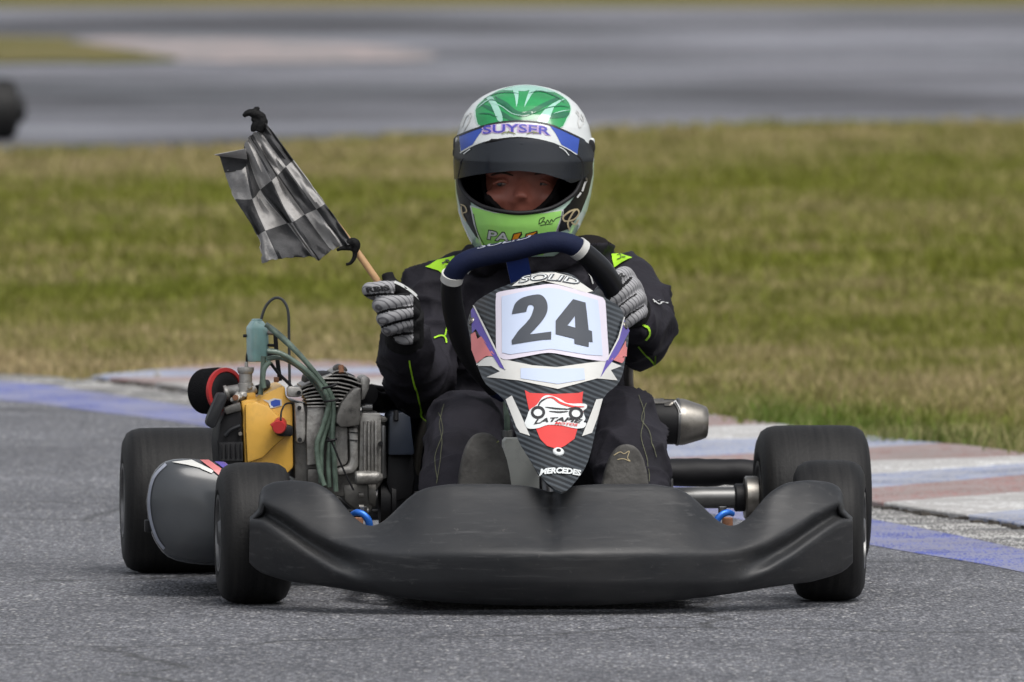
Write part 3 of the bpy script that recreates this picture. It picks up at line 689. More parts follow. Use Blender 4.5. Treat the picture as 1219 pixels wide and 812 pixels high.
md = bumper.modifiers.new('b', 'SUBSURF'); md.levels = 1
apply_mods(bumper); smooth_all(bumper, 70)
bumper['label'] = 'wide scuffed black plastic bumper'

# ---- front panel with the number
C5 = T(500, 260, 2.3875); N5 = T(560, 330, 3.125); D8 = T(590, 340, 8.12)
def nas_yb(px, py):
    t = (py - 325) / 262.0; q = abs(px - 655) / 95.0
    wdt = 1.0 if t < 0.45 else 1.0 - 0.55 * (t - 0.45) / 0.55
    return 0.07 - 0.475 * t + 0.15 * (q / wdt) ** 2.6 * wdt
outline = smooth2([(613, 337), (630, 328), (645, 324.5), (664, 325), (682, 329), (705, 348), (722, 357), (737, 367), (743, 381), (747, 395), (746, 412), (743, 428), (740, 445), (733, 459), (717, 475), (708, 512), (699, 549), (685, 573), (668, 587), (645, 570), (631, 548), (619, 528), (609, 500), (600, 476), (580, 458), (571, 440), (565, 423), (560, 398), (558, 385), (561, 373), (569, 359), (592, 345)], 3)
vs2, fs2 = fill2d([outline]); bm = grid_cut(vs2, fs2, 6.0)
for v in bm.verts: v.co = K(v.co.x, v.co.y, nas_yb(v.co.x, v.co.y))
V_, F_ = bm_vf(bm)
panel = from_vf('front_panel', V_, F_, M['carbon'], kart, True, 80)
md = panel.modifiers.new('s', 'SOLIDIFY'); md.thickness = 0.005; md.offset = 0
apply_mods(panel); smooth_all(panel, 50)
panel['label'] = 'carbon-look front panel with number 24'
PB = bvh_of(panel)
o1, o2, o3, o4 = 0.0016, 0.0026, 0.0036, 0.0046
vinyl('white_band', N5((22, 332), (45, 305), (75, 295), (115, 305), (230, 330), (320, 337), (440, 320), (510, 312), (560, 332), (520, 347), (545, 385), (470, 378), (325, 418), (180, 386), (110, 378), (62, 373), (112, 352), (80, 332)), PB, M['white'], panel, o1)
vinyl('pale_patch', N5((188, 342), (320, 345), (420, 342), (424, 384), (325, 401), (188, 380)), PB, M['panel'], panel, o2)
npn = smooth2(N5((97, 100), (99, 75), (108, 58), (200, 43), (280, 30), (310, 30), (340, 36), (470, 72), (494, 85), (500, 110), (505, 200), (511, 295), (503, 315), (430, 308), (360, 296), (290, 285), (210, 298), (140, 310), (115, 302), (100, 285), (98, 180)), 3)
vinyl('number_board', npn, PB, M['panel_edge'], panel, o2)
vinyl('number_field', N5((120, 76), (200, 58), (290, 44), (330, 49), (470, 90), (480, 180), (487, 296), (430, 293), (300, 272), (150, 292), (122, 285)), PB, M['panel'], panel, o3)
two = smooth2(D8((168, 292), (178, 240), (205, 180), (275, 130), (400, 103), (455, 118), (490, 165), (502, 225), (490, 290), (440, 370), (335, 488)), 3) + D8((537, 462), (535, 538), (450, 542), (168, 585), (165, 545)) + smooth2(D8((230, 450), (330, 340), (370, 240), (365, 212), (342, 203), (318, 214), (300, 270)), 3)
dg2 = vinyl('digit', two, PB, M['digit'], panel, o4, 4)
four = [D8((742, 148), (860, 180), (888, 445), (918, 455), (925, 562), (890, 558), (888, 608), (758, 580), (752, 530), (578, 487), (578, 358)), D8((760, 310), (690, 402), (765, 425))]
vinyl('digit', four, PB, M['digit'], panel, o4, 4)
vinyl('maker_strip', C5((262, 195), (300, 166), (345, 157), (385, 157), (430, 168), (490, 209), (468, 215), (430, 201), (352, 180), (300, 192)), PB, M['white'], panel, o2)
lettering('maker_lettering', 'SOLID', C5((280, 190))[0], C5((452, 197))[0], 8.6, PB, M['digit'], panel, o3, 0.05, 0.25, 5.0)
lettering('maker_lettering', 'SOLID', C5((284, 188))[0], C5((448, 194))[0], 6.6, PB, M['white_clean'], panel, o4, -0.008, 0.25, 5.0)
for nm, mm, pl in (('side_flash', 'purple', [(6, 112), (18, 118), (60, 205), (132, 348), (112, 338), (66, 262), (24, 195), (10, 210)]), ('side_flash', 'purple', [(566, 156), (588, 202), (572, 232), (546, 288), (500, 345), (480, 376), (503, 312), (545, 228)]),
                   ('side_flash', 'pink_vinyl', [(6, 214), (22, 205), (30, 232), (44, 222), (96, 296), (62, 296), (27, 322), (8, 272)]), ('side_flash', 'pink_vinyl', [(574, 238), (577, 300), (560, 322), (520, 308), (546, 288)]),
                   ('pinstripe', 'white', [(14, 106), (21, 110), (70, 208), (136, 346), (131, 347), (62, 208)]), ('pinstripe', 'white', [(565, 150), (569, 152), (548, 232), (506, 312), (501, 312), (543, 228)])):
    vinyl(nm, N5(*pl), PB, M[mm], panel, o2 if mm != 'white' else o3)
vinyl('white_stripe', N5((133, 456), (156, 442), (190, 515), (222, 592), (186, 580), (172, 558)), PB, M['white'], panel, o1)
vinyl('white_stripe', N5((466, 456), (490, 453), (472, 520), (450, 580), (413, 593), (440, 525)), PB, M['white'], panel, o1)
vinyl('shield', N5((203, 422), (222, 433), (312, 437), (400, 433), (418, 427), (414, 460), (420, 520), (398, 560), (386, 603), (350, 630), (325, 642), (285, 630), (260, 605), (246, 570), (224, 520)), PB, M['red_vinyl'], panel, o1)
blob = smooth2(N5((213, 520), (222, 497), (248, 478), (268, 450), (292, 443), (330, 455), (362, 473), (424, 474), (429, 490), (416, 502), (425, 528), (418, 542), (428, 546), (420, 562), (390, 566), (340, 556), (290, 553), (250, 566), (215, 566), (203, 545)), 3)
vinyl('emblem', blob, PB, M['white_clean'], panel, o2)
for cx_, cy_ in ((252, 508), (390, 511)):
    vinyl('emblem_wheel', [N5(*circ(cx_, cy_, 26, 24)), N5(*circ(cx_, cy_, 16, 14))], PB, M['ink'], panel, o3, 3)
strokes('emblem_line', [N5((250, 492), (262, 468), (288, 453)), N5((278, 488), (320, 494), (372, 496)), N5((292, 504), (330, 507), (362, 504)), N5((352, 498), (388, 490), (412, 498))], 1.9, PB, M['ink'], panel, o3, taper=True)
strokes('emblem_line', [N5((278, 456), (305, 453), (335, 473), (380, 486), (420, 486))], 2.6, PB, M['red_vinyl'], panel, o3, taper=True)
lettering('emblem_lettering', 'LATAPIE', N5((236, 553))[0], N5((414, 550))[0], 5.2, PB, M['ink'], panel, o3, 0.035, 0.35, 3.0)
lettering('emblem_lettering', 'MOTOS', N5((312, 553))[0], N5((396, 560))[0], 3.0, PB, M['red_vinyl'], panel, o4, 0.03, 0.35)
lettering('name_lettering', 'MERCEDES', N5((259, 740))[0], N5((408, 743))[0], 7.2, PB, M['white_clean'], panel, o2, 0.05, 0.15, 2.5)
def stud(name, px, py, r, m1, m2, bvh=PB, par=panel):
    d = lray(px, py).normalized(); h, n, _, _ = bvh.ray_cast(CL, d)
    if h is None: h, n, _, _ = bvh.find_nearest(CL + d * 24.9)
    if n.dot(d) > 0: n = -n
    o = from_vf(name, *lathe([(0, r), (0.003, r), (0.005, r * 0.8), (0.005, r * 0.45)], h, n, 20), m1, par)
    from_vf('bolt', *lathe([(0.003, r * 0.44), (0.006, r * 0.4), (0.0065, r * 0.2)], h, n, 12), m2, par)
    return o
stud('washer', *N5((327, 652))[0], 0.0105, M['white_clean'], M['black'])
stud('washer', *N5((9, 166))[0], 0.008, M['steel'], M['steel'])
stud('washer', *N5((571, 182))[0], 0.008, M['steel'], M['steel'])

# ---- steering wheel (grip tube, collars, spoke plate, column)
def sw_yb(py): return 0.20 + (py - 280) / 200.0 * 0.20
def SWP(x, y): return K(x, y, sw_yb(y))
sw = bpy.data.objects.new('steering_wheel', None); COL.objects.link(sw); sw.parent = kart
r1 = 0.0187
top_px = [(538, 331), (546, 318), (560, 309), (585, 303), (612, 298), (640, 291), (660, 288), (676, 290), (689, 296)]
rim_m = from_vf('rim_grip', *tube([SWP(*p) for p in top_px], r1 * 1.04, 20, 5), M['navy_grip'], sw)
left_px = [(538, 332), (537, 348), (541, 375), (550, 405), (566, 435), (590, 462)]
right_px = [(689, 296), (703, 308), (719, 326), (731, 348), (737, 375), (733, 405), (720, 440)]
bot_px = [(590, 462), (625, 478), (660, 480), (695, 468), (720, 440)]
from_vf('side_grip', *tube([SWP(*p) for p in left_px], [r1, r1 * 1.05, r1 * 1.1, r1 * 1.1, r1, r1], 18, 5), M['black'], sw)
from_vf('side_grip', *tube([SWP(*p) for p in right_px], [r1, r1 * 1.1, r1 * 1.2, r1 * 1.15, r1 * 1.1, r1, r1], 18, 5), M['black_gloss'], sw)
from_vf('lower_grip', *tube([SWP(*p) for p in bot_px], r1, 16, 5), M['navy_grip'], sw)
def collar(a, b_): from_vf('collar', *tube([SWP(*a), SWP(*b_)], r1 * 1.13, 20, 1), M['white'], sw)
collar((539, 326), (537.5, 334)); collar((686.5, 294), (693, 299))
RB = bvh_of(rim_m)
lettering('rim_lettering', 'SOLID', (568, 297), (633, 283.5), 4.2, RB, M['rim_ink'], sw, 0.0012, 0.02, 0.3)
cen = SWP(642, 385)
def plate(pts, ybs, th):
    P = [K(x, y, d) for (x, y), d in zip(pts, ybs)]; n = len(P)
    return P + [p + Vector((0, th, 0)) for p in P], [list(range(n)), list(range(n, 2 * n))[::-1]] + [[i, n + i, n + (i + 1) % n, (i + 1) % n] for i in range(n)]
from_vf('spoke', *plate([(600, 300), (626, 294), (636, 345), (655, 400), (630, 400), (610, 345)], [sw_yb(y) + .004 for y in (300, 294, 345, 400, 400, 345)], 0.008), M['spoke_blue'], sw, False)
for tx, ty in ((556, 415), (726, 420)):
    from_vf('spoke', *tube([cen, SWP(tx, ty)], 0.011, 10, 1, flat=0.5), M['spoke_blue'], sw)
from_vf('hub', *cyl(cen + Vector((0, -0.02, -0.01)), cen + Vector((0, 0.02, 0.012)), 0.034, 24), M['black'], sw)
from_vf('steering_column', *cyl(cen, K(655, 640, -0.02), 0.011, 14), M['steel_dark'], kart)

# ---- chassis, tray, axle, seat
b = MB()
for s in (-1, 1):
    b.add(*tube([(s * 0.16, -0.30, 0.065), (s * 0.27, -0.12, 0.062), (s * 0.33, 0.05, 0.06), (s * 0.30, 0.35, 0.058), (s * 0.29, 0.7, 0.058), (s * 0.31, 1.0, 0.10), (s * 0.31, 1.18, 0.12)], 0.016, 12, 5))
b.add(*tube([(-0.33, 0.02, 0.062), (0.33, 0.02, 0.062)], 0.016, 12, 1)); b.add(*tube([(-0.29, 0.55, 0.06), (0.29, 0.55, 0.06)], 0.015, 12, 1)); b.add(*tube([(-0.31, 1.12, 0.11), (0.31, 1.12, 0.11)], 0.016, 12, 1))
b.add(*tube([(-0.16, -0.30, 0.065), (0.16, -0.30, 0.065)], 0.016, 12, 1))
b.build('chassis_frame', M['steel_dark'], kart)
from_vf('floor_tray', *box((0, 0.12, 0.045), (0.56, 0.72, 0.006), 0.002), M['alu_dark'], kart)
from_vf('column_guard', *prism([(600, 526), (603, 522), (642, 522), (642, 612), (600, 612)], 0.12, 0.05, 0.001), M['concrete'], kart, False)
b = MB(); b.add(*tube([K(602, 478, 0.2), K(603.5, 500, 0.2), K(604, 520, 0.21)], 0.006, 10, 3)); b.build('brake_hose', M['hose'], kart)
from_vf('hose_clamp', *cyl(K(603.5, 512, 0.21), K(604, 521, 0.21), 0.011, 14), M['steel_dark'], kart)
ax = MB(); ax.add(*cyl((kx(520, 1.04), 1.04, RR_), (kx(892, 1.04), 1.04, RR_), 0.0205, 24, 0.002)); ax.add(*cyl((kx(225, 1.04), 1.04, RR_), (kx(525, 1.04), 1.04, RR_), 0.0203, 24, 0.002))
ax.build('rear_axle', M['axle'], kart)
hub = MB(); hub.add(*cyl((kx(874, 1.04), 1.04, RR_), (kx(888, 1.04), 1.04, RR_), 0.027, 28)); hub.build('hub_sleeve', M['black'], kart)
hub = MB(); hub.add(*cyl((kx(886, 1.03), 1.03, RR_), (kx(903, 1.03), 1.03, RR_), 0.042, 36, 0.003)); hub.build('axle_hub', M['steel'], kart)
rb_ = [K(x, 563 + dy, 1.24) for x, dy in ((470, 6), (520, 2), (640, 0), (760, -1), (830, 0), (880, -1), (905, 2), (925, 6))]
rear = from_vf('rear_bumper', *tube(rb_, [0.022, 0.027, 0.027, 0.026, 0.0275, 0.026, 0.027, 0.02], 18, 5), M['black'], kart)
for v in rear.data.vertices: v.co += v.normal * 0.003 * (noise.noise(v.co * 38))
# seat shell
rows = []
for t in np.linspace(0, 1, 14):
    z = 0.06 + 0.40 * t; back = 0.98 + 0.10 * t; hwid = 0.19 + 0.01 * t; row = []
    fwd = 0.38 * (1 - t) ** 1.3 + 0.10
    for a in np.linspace(-1, 1, 17):
        row.append(Vector((0.0 + hwid * math.sin(a * math.pi / 2), back - fwd * abs(a) ** 2.6, z)))
    rows.append(row)
vs = [p for r_ in rows for p in r_]; fs = [[i * 17 + j, i * 17 + j + 1, (i + 1) * 17 + j + 1, (i + 1) * 17 + j] for i in range(13) for j in range(16)]
seat = from_vf('seat', vs, fs, M['black_gloss'], kart); md = seat.modifiers.new('s', 'SOLIDIFY'); md.thickness = 0.006; apply_mods(seat); smooth_all(seat)
from_vf('seat_stay', *tube([K(749, 430, 0.72), K(750, 470, 0.76), K(770, 590, 0.9)], 0.009, 12, 4), M['steel'], kart)
from_vf('seat_stay', *tube([K(520, 470, 0.9), K(500, 520, 0.9), K(490, 600, 0.95)], 0.009, 12, 4), M['steel'], kart)
# steering knuckles in blue, stub axles, tie rods
def knuckle(px, side):
    k = bpy.data.objects.new('knuckle', None); COL.objects.link(k); k.parent = kart
    q = lambda x, y, d=0.0: K(px + side * x, y, d)
    from_vf('bracket', *tube([q(-10, 634, -0.03), q(-9, 621, -0.035), q(-3, 613, -0.035), q(5, 610, -0.03), q(11, 612, -0.02)], [0.006, 0.007, 0.0062, 0.006, 0.005], 12, 5, flat=0.7), M['blue_anod'], k)
    from_vf('kingpin', *cyl(q(4, 633), q(4, 616), 0.010, 16), M['rust'], k)
    from_vf('pin_bolt', *cyl(q(-2, 611), q(-2, 603), 0.008, 6), M['steel_dark'], k)
    from_vf('stub_axle', *cyl(q(6, 636), q(90, 638), 0.010, 14), M['steel'], k)
knuckle(862, 1); knuckle(430, -1)
from_vf('tie_rod', *tube([K(500, 640, 0.08), K(656, 645, 0.05)], 0.006, 10, 1), M['steel'], kart)
from_vf('tie_rod', *tube([K(800, 640, 0.08), K(656, 645, 0.05)], 0.006, 10, 1), M['steel'], kart)
for px in (578, 744):
    from_vf('pedal', *tube([K(px, 690, -0.03), K(px, 600, -0.075), K(px + 12, 585, -0.075), K(px - 14, 585, -0.075)], 0.006, 10, 3), M['steel'], kart)
for px, py in ((790, 572), (797, 575), (497, 590)):
    from_vf('bolt', *cyl(K(px, py + 6, 0.5), K(px, py - 5, 0.5), 0.007, 8), M['steel_dark'], kart)

# ---- silencer on the right
sil = bpy.data.objects.new('silencer', None); COL.objects.link(sil); sil.parent = kart
yb = 0.98; c0 = K(690, 500, yb); c1 = K(842, 503, yb); axv = (c1 - c0).normalized(); L = (c1 - c0).length
from_vf('can', *lathe([(0, 0.036), (0.006, 0.043), (L * 0.79, 0.0435), (L * 0.79, 0.041)], c0, axv, 40), M['black'], sil)
from_vf('end_cone', *lathe([(L * 0.775, 0.0445), (L * 0.80, 0.0447), (L * 0.82, 0.044), (L * 0.95, 0.034), (L * 0.99, 0.030), (L, 0.026), (L * 0.97, 0.022), (L * 0.9, 0.02)], c0, axv, 40), M['steel'], sil)
SB = bvh_of(sil.children[0])
from_vf('strap', *lathe([(L * 0.755, 0.0438), (L * 0.757, 0.0458), (L * 0.775, 0.0458), (L * 0.78, 0.0438)], c0, axv, 40), M['steel_dark'], sil)
vinyl('heat_shield', [(768, 476.5), (800, 474.5), (803, 478), (790, 481), (768, 481)], SB, M['steel'], sil, 0.002)
strokes('can_slot', [[(803, 479), (808, 487), (810, 494)]], 3.2, SB, M['silver'], sil, 0.0035)
strokes('can_slot', [[(803.5, 480.5), (807.7, 487.5), (809.6, 493)]], 1.6, SB, M['ink'], sil, 0.004)
pipe_px = [(432, 475, 0.70), (450, 477, 0.74), (500, 480, 0.92), (560, 492, 1.16), (640, 498, 1.16), (692, 500, 0.99)]
from_vf('exhaust_pipe', *tube([K(*p) for p in pipe_px], [0.015, 0.018, 0.019, 0.019, 0.019, 0.019], 16, 6), M['black'], sil)

# ---- side pods
def side_pod(poly, film, y0=0.20, dep=0.50):
    px = smooth2(poly + poly[:1], 3)[:-1]; P = [K(x, y, y0) for x, y in px]; c = sum(P, Vector()) / len(P); rings = []
    for q_, sc in ((-0.036, 0.05), (-0.034, 0.35), (-0.028, 0.62), (-0.018, 0.82), (-0.006, 0.93), (0.012, 0.985), (0.04, 1.0), (0.12, 1.0), (0.3, 0.99), (dep - 0.03, 0.95), (dep - 0.005, 0.88), (dep, 0.8)):
        rings.append([c + (p - c) * sc + Vector((max(0, q_) * 0.10, q_, -max(0, q_) * 0.055)) for p in P])
    n = len(P); vs = [p for r_ in rings for p in r_]
    fs = [[i * n + k, i * n + (k + 1) % n, (i + 1) * n + (k + 1) % n, (i + 1) * n + k] for i in range(len(rings) - 1) for k in range(n)] + [list(range(n))[::-1], [(len(rings) - 1) * n + k for k in range(n)]]
    return from_vf('side_pod', vs, fs, film, kart, True, 60)
pod = side_pod([(173, 596), (179, 567), (196, 549), (226, 546), (262, 551), (330, 562), (352, 580), (352, 650), (330, 668), (257, 673), (208, 667), (188, 652), (177, 628)], M['grey_pod'])
pod['label'] = 'smoke grey side pod with striped top'
PD = bvh_of(pod)
strokes('edge_trim', [[(198, 553), (184, 568), (178, 592), (180, 618), (187, 640), (196, 653)]], 3.0, PD, M['rim_ink'], pod, 0.0015)
for pl, mm in (([(205, 551), (228, 548.5), (240, 554), (254, 561), (252, 564), (238, 558), (222, 554)], 'white'), ([(238, 549), (248, 549), (266, 561), (262, 568), (254, 561)], 'pink_vinyl'), ([(255, 551), (280, 552), (290, 564), (282, 566), (268, 560)], 'purple')):
    vinyl('pod_stripe', pl, PD, M[mm], pod, 0.0022 if mm == 'white' else 0.003, 4)
from_vf('pod_catch', *box(K(176, 626, 0.235), (0.012, 0.03, 0.022), 0.002), M['black'], pod)
from_vf('pod_catch', *box(K(176, 598, 0.235), (0.006, 0.02, 0.012), 0.002), M['black'], pod)
pod2 = side_pod([(985, 590), (995, 568), (1010, 560), (1024, 564), (1029, 590), (1027, 640), (1014, 664), (995, 668), (985, 655)], M['grey_pod'], 0.24, 0.46)
# ---- engine on the left: block with its shroud, fins, carburettor, clutch, catch bottle
E3 = T(230, 350, 6.77); E4 = T(230, 430, 6.246); E5 = T(340, 420, 5.8); E6 = T(340, 500, 5.8)
eng = bpy.data.objects.new('engine', None); COL.objects.link(eng); eng.parent = kart
eng['label'] = 'small single-cylinder engine with yellow shroud and finned cylinder'
def ep(name, poly, yb, dep, m, bev=0.004, sm=False):
    return from_vf(name, *prism(poly, yb, dep, bev), M[m], eng, True, 35)
ep('shroud', E4((355, 302), (395, 288), (470, 282), (540, 240), (640, 192), (682, 182), (690, 262), (722, 292), (740, 335), (746, 790), (690, 850), (385, 850), (368, 480), (370, 400)), 0.52, 0.20, 'yellow', 0.012)
ep('shroud_face', E4((385, 320), (470, 300), (560, 330), (650, 420), (690, 560), (640, 600), (520, 720), (400, 760), (388, 520)), 0.508, 0.02, 'yellow', 0.006)
ep('shroud_cap', E4((396, 234), (464, 232), (468, 292), (394, 296)), 0.54, 0.05, 'yellow', 0.004)
SH = bvh_of(*[c for c in eng.children])
vinyl('shroud_sticker', E4((515, 285), (560, 290), (600, 275), (655, 283), (660, 330), (610, 345), (570, 350), (560, 310)), SH, M['white'], eng, 0.0015)
vinyl('shroud_sticker', E4((575, 300), (612, 285), (645, 290), (648, 325), (605, 338), (580, 338)), SH, M['blue_strip'], eng, 0.0025)
ep('starter_cover', E4((225, 380), (352, 330), (368, 420), (372, 860), (190, 860), (172, 600), (198, 450)), 0.515, 0.16, 'black', 0.012)
ep('starter_bracket', E4((225, 350), (350, 304), (360, 368), (245, 398)), 0.505, 0.02, 'alu_dark', 0.003)
SB2 = bvh_of(eng.children[-1])
for u, v in ((240, 372), (273, 360), (308, 345)):
    vinyl('bracket_hole', E4((u - 10, v - 12), (u + 9, v - 16), (u + 11, v + 10), (u - 9, v + 15)), SB2, M['ink'], eng, 0.001, 4)
for k in range(5):
    u = 205 + k * 36
    ep('vent_slat', E4((u, 615), (u + 16, 612), (u + 16, 728), (u, 728)), 0.505, 0.03, 'black', 0.003)
from_vf('vent_back', *prism(E4((196, 605), (368, 600), (368, 740), (196, 740)), 0.513, 0.01), M['ink'], eng, False)
from_vf('starter_rib', *tube([K(*E4(p)[0], 0.507) for p in ((235, 555), (280, 510), (350, 480))], 0.004, 8, 4), M['plastic_black'], eng)
from_vf('bolt', *cyl(K(*E4((350, 540))[0], 0.50), K(*E4((350, 540))[0], 0.52), 0.004, 8), M['steel'], eng)
ep('intake_guard', E4((182, 238), (242, 238), (256, 275), (168, 488), (140, 502), (96, 475), (100, 432)), 0.48, 0.045, 'plastic_black', 0.009)
# kill switch knob
kc_ = K(*E4((637, 492))[0], 0.46)
from_vf('kill_switch', *lathe([(0, 0.0115), (0.004, 0.0135), (0.018, 0.0135), (0.024, 0.0125), (0.05, 0.0125)], kc_, (0.12, 1, 0.1), 18), M['red'], eng)
from_vf('switch_tab', *prism(E4((572, 470), (600, 452), (608, 490), (585, 492)), 0.463, 0.008, 0.001), M['red'], eng)
from_vf('switch_base', *prism(E4((600, 470), (700, 475), (742, 480), (742, 560), (640, 560), (610, 540)), 0.485, 0.04, 0.005), M['black'], eng)
from_vf('wire', *tube([K(*E4(p)[0], d) for p, d in (((652, 440), .46), ((655, 380), .47), ((680, 325), .48), ((715, 312), .49), ((745, 318), .5))], 0.0018, 8, 5), M['black'], eng)
# air filter and carburettor
fa = Vector((0.60, -0.80, 0.04)).normalized(); fc = K(*E4((235, 222))[0], 0.60)
from_vf('air_filter', *lathe([(-0.062, 0.020), (-0.066, 0.034), (-0.058, 0.043), (-0.02, 0.045), (-0.004, 0.043), (-0.002, 0.03)], fc, fa, 36), M['foam'], eng)
from_vf('filter_flange', *lathe([(-0.004, 0.036), (-0.003, 0.044), (0.004, 0.044), (0.005, 0.037), (0.001, 0.036)], fc, fa, 36), M['red'], eng)
from_vf('filter_core', *lathe([(-0.003, 0.036), (0.003, 0.0355), (0.006, 0.028), (0.006, 0.02)], fc, fa, 30), M['black'], eng)
cb = MB(); top = K(*E4((390, 42))[0], 0.56)
q = lambda u, v, d=0.56: K(*E4((u, v))[0], d)
cb.add(*lathe([(0, 0.009), (0.001, 0.0155), (0.006, 0.016), (0.011, 0.0145), (0.013, 0.0125), (0.03, 0.0122), (0.031, 0.0145), (0.046, 0.0145), (0.048, 0.011), (0.056, 0.010)], top, (0, 0, -1), 24))
cb.add(*cyl(q(240, 232, 0.575), q(400, 205), 0.0115, 18)); cb.add(*cyl(q(240, 240, 0.57), q(262, 232, .57), 0.015, 18))
cb.add(*cyl(q(330, 275, .55), q(460, 200, .56), 0.009, 14)); cb.add(*cyl(q(300, 260, .545), q(340, 285, .545), 0.012, 12)); cb.add(*box(q(395, 215, .57), (0.03, 0.03, 0.02), 0.003))
for u, v in ((290, 285), (350, 262), (385, 250), (420, 190)): cb.add(*cyl(q(u, v, .535), q(u + 8, v + 4, .55), 0.004, 8))
cb.build('carburettor', M['alu'], eng)
from_vf('fuel_fitting', *cyl(q(312, 272, .53), q(330, 265, .55), 0.0055, 12), M['rust'], eng)
from_vf('throttle_cable', *tube([q(395, 40), q(398, 10), K(*E3((432, 500))[0], 0.56), K(*E3((445, 440))[0], 0.575)], 0.0022, 8, 5), M['black'], eng)
b = MB(); b.add(*cyl(q(395, 42), q(397, 5), 0.0035, 10)); b.build('cable_sleeve', M['alu'], eng)
from_vf('intake_elbow', *tube([q(470, 215, .58), q(520, 200, .60), q(540, 180, .62), q(545, 160, .63)], [0.009, 0.010, 0.009, 0.007], 12, 4), M['black'], eng)
# catch bottle
bt = K(*E3((513, 200))[0], 0.56); sc_ = S(0.56) / 6.77
prof = [(0, 30), (4, 42), (16, 44), (22, 52), (64, 83), (80, 87), (318, 90), (338, 86), (346, 74)]
vs, fs = [], []; n = 32
for (v_, r_) in prof:
    for k in range(n):
        a = 2 * math.pi * k / n + 0.5; ex = 2 / 3.4
        vs.append(bt + Vector((r_ * sc_ * math.copysign(abs(math.cos(a)) ** ex, math.cos(a)) * 0.94 + v_ * sc_ * 0.035, r_ * sc_ * math.copysign(abs(math.sin(a)) ** ex, math.sin(a)) * 0.8, -v_ * sc_)))
fs = [[i * n + k, i * n + (k + 1) % n, (i + 1) * n + (k + 1) % n, (i + 1) * n + k] for i in range(len(prof) - 1) for k in range(n)] + [list(range(n))[::-1], [(len(prof) - 1) * n + k for k in range(n)]]
rz = Matrix.Rotation(0.5, 3, 'Z'); vs = [rz @ (v - bt) + bt for v in vs]
from_vf('catch_bottle', vs, fs, M['teal'], eng, True, 30)
from_vf('bottle_stay', *tube([K(*E3(p)[0], 0.545) for p in ((660, 285), (668, 420), (682, 560), (700, 700))], 0.0042, 10, 4), M['black'], eng)
for v_ in (312, 412, 455, 490):
    from_vf('bottle_clamp', *cyl(K(*E3((600, v_))[0], 0.55), K(*E3((668, v_ + 4))[0], 0.545), 0.0028 + (0.0015 if v_ in (312, 455) else 0), 10), M['steel'] if v_ in (312, 455) else M['black'], eng)
from_vf('stay_bolt', *cyl(K(*E3((650, 690))[0], 0.53), K(*E3((690, 690))[0], 0.53), 0.005, 8), M['rust'], eng)
from_vf('bottle_strap', *cyl(K(*E3((402, 338))[0], 0.56), K(*E3((445, 336))[0], 0.56), 0.003, 8), M['black'], eng)
# hoses
from_vf('breather_hose', *tube([K(x, y, 0.55) for x, y in ((311, 380), (314, 370), (319, 361), (327, 355), (335, 356), (341, 364), (343.5, 376), (344, 400), (344.5, 435), (345, 466))], 0.0028, 10, 5), M['hose_grey'], eng)
hs = [[(316, 386), (330, 396), (350, 415), (372, 440), (389, 462), (395, 480), (390, 505), (383, 530), (382, 575)],
      [(318, 418), (332, 420), (350, 430), (370, 446), (386, 466), (391, 482), (384, 508), (377, 530), (380, 558), (386, 578)],
      [(318, 427), (335, 426), (352, 434), (366, 446), (383, 468), (393, 490), (393, 520), (391, 550), (392, 580)],
      [(320, 389), (338, 405), (358, 424), (380, 450), (394, 470), (397, 488), (396, 520), (398, 550), (400, 585)],
      [(314, 424), (313, 440), (312, 456), (310, 470)], [(322, 430), (315, 438), (313, 450), (314, 462)]]
for i, h in enumerate(hs):
    from_vf('hose', *tube([K(x, y, 0.50 - 0.012 * (i % 2) + 0.003 * i) for x, y in h], 0.0050 if i < 4 else 0.0050, 12, 6), M['hose'], eng)
for p in (((386, 462), (400, 458)), ((388, 478), (402, 476)), ((390, 525), (400, 523))):
    a, c = K(*p[0], 0.472), K(*p[1], 0.472); from_vf('cable_tie', *tube([a + Vector((0, .02, 0)), a, c, c + Vector((0, .02, 0))], 0.0022, 8, 4), M['black'], eng)
from_vf('wire', *tube([K(*E5(p)[0], 0.475) for p in ((290, 580), (330, 640), (370, 740), (420, 850), (470, 950))], 0.0018, 8, 5), M['black'], eng)
from_vf('wire', *tube([K(x, y, 0.52) for x, y in ((322, 432), (332, 445), (345, 458), (352, 470))], 0.003, 8, 5), M['black'], eng)
# finned cylinder
ep('cylinder_core', E5((130, 160), (250, 135), (480, 150), (510, 230), (480, 380), (150, 380)), 0.545, 0.10, 'black', 0.01)
fin = [(118, 320, 432, 20, 26), (146, 205, 512, 55, 40), (172, 110, 525, 58, 42), (200, 62, 522, 62, 46), (228, 70, 512, 52, 42), (256, 105, 500, 32, 34), (284, 128, 490, 16, 22), (312, 140, 478, 8, 12), (340, 146, 470, 4, 6), (364, 148, 460, 2, 3)]
for (v_, ul, ur, dl, dr) in fin:
    w_ = ur - ul; t_ = 11
    topl = [(ul, v_ + dl), (ul + w_ * 0.18, v_ + dl * 0.35), (ul + w_ * 0.38, v_), (ul + w_ * 0.66, v_), (ul + w_ * 0.84, v_ + dr * 0.4), (ur, v_ + dr)]
    ep('cooling_fin', E5(*(topl + [(u, v + t_) for u, v in topl[::-1]])), 0.505 + 0.004 * (v_ % 3), 0.13, 'alu', 0.0012)
ep('head_bolt_boss', E5((330, 108), (348, 84), (378, 78), (420, 100), (432, 130), (335, 130)), 0.52, 0.03, 'alu_dark', 0.003)
from_vf('spark_plug', *cyl(K(*E5((385, 140))[0], 0.51), K(*E5((382, 88))[0], 0.515), 0.0055, 8), M['rust'], eng)
ep('head_lug', E5((515, 190), (530, 165), (565, 162), (585, 185), (575, 250), (545, 320), (520, 330), (525, 240)), 0.53, 0.10, 'alu', 0.006)
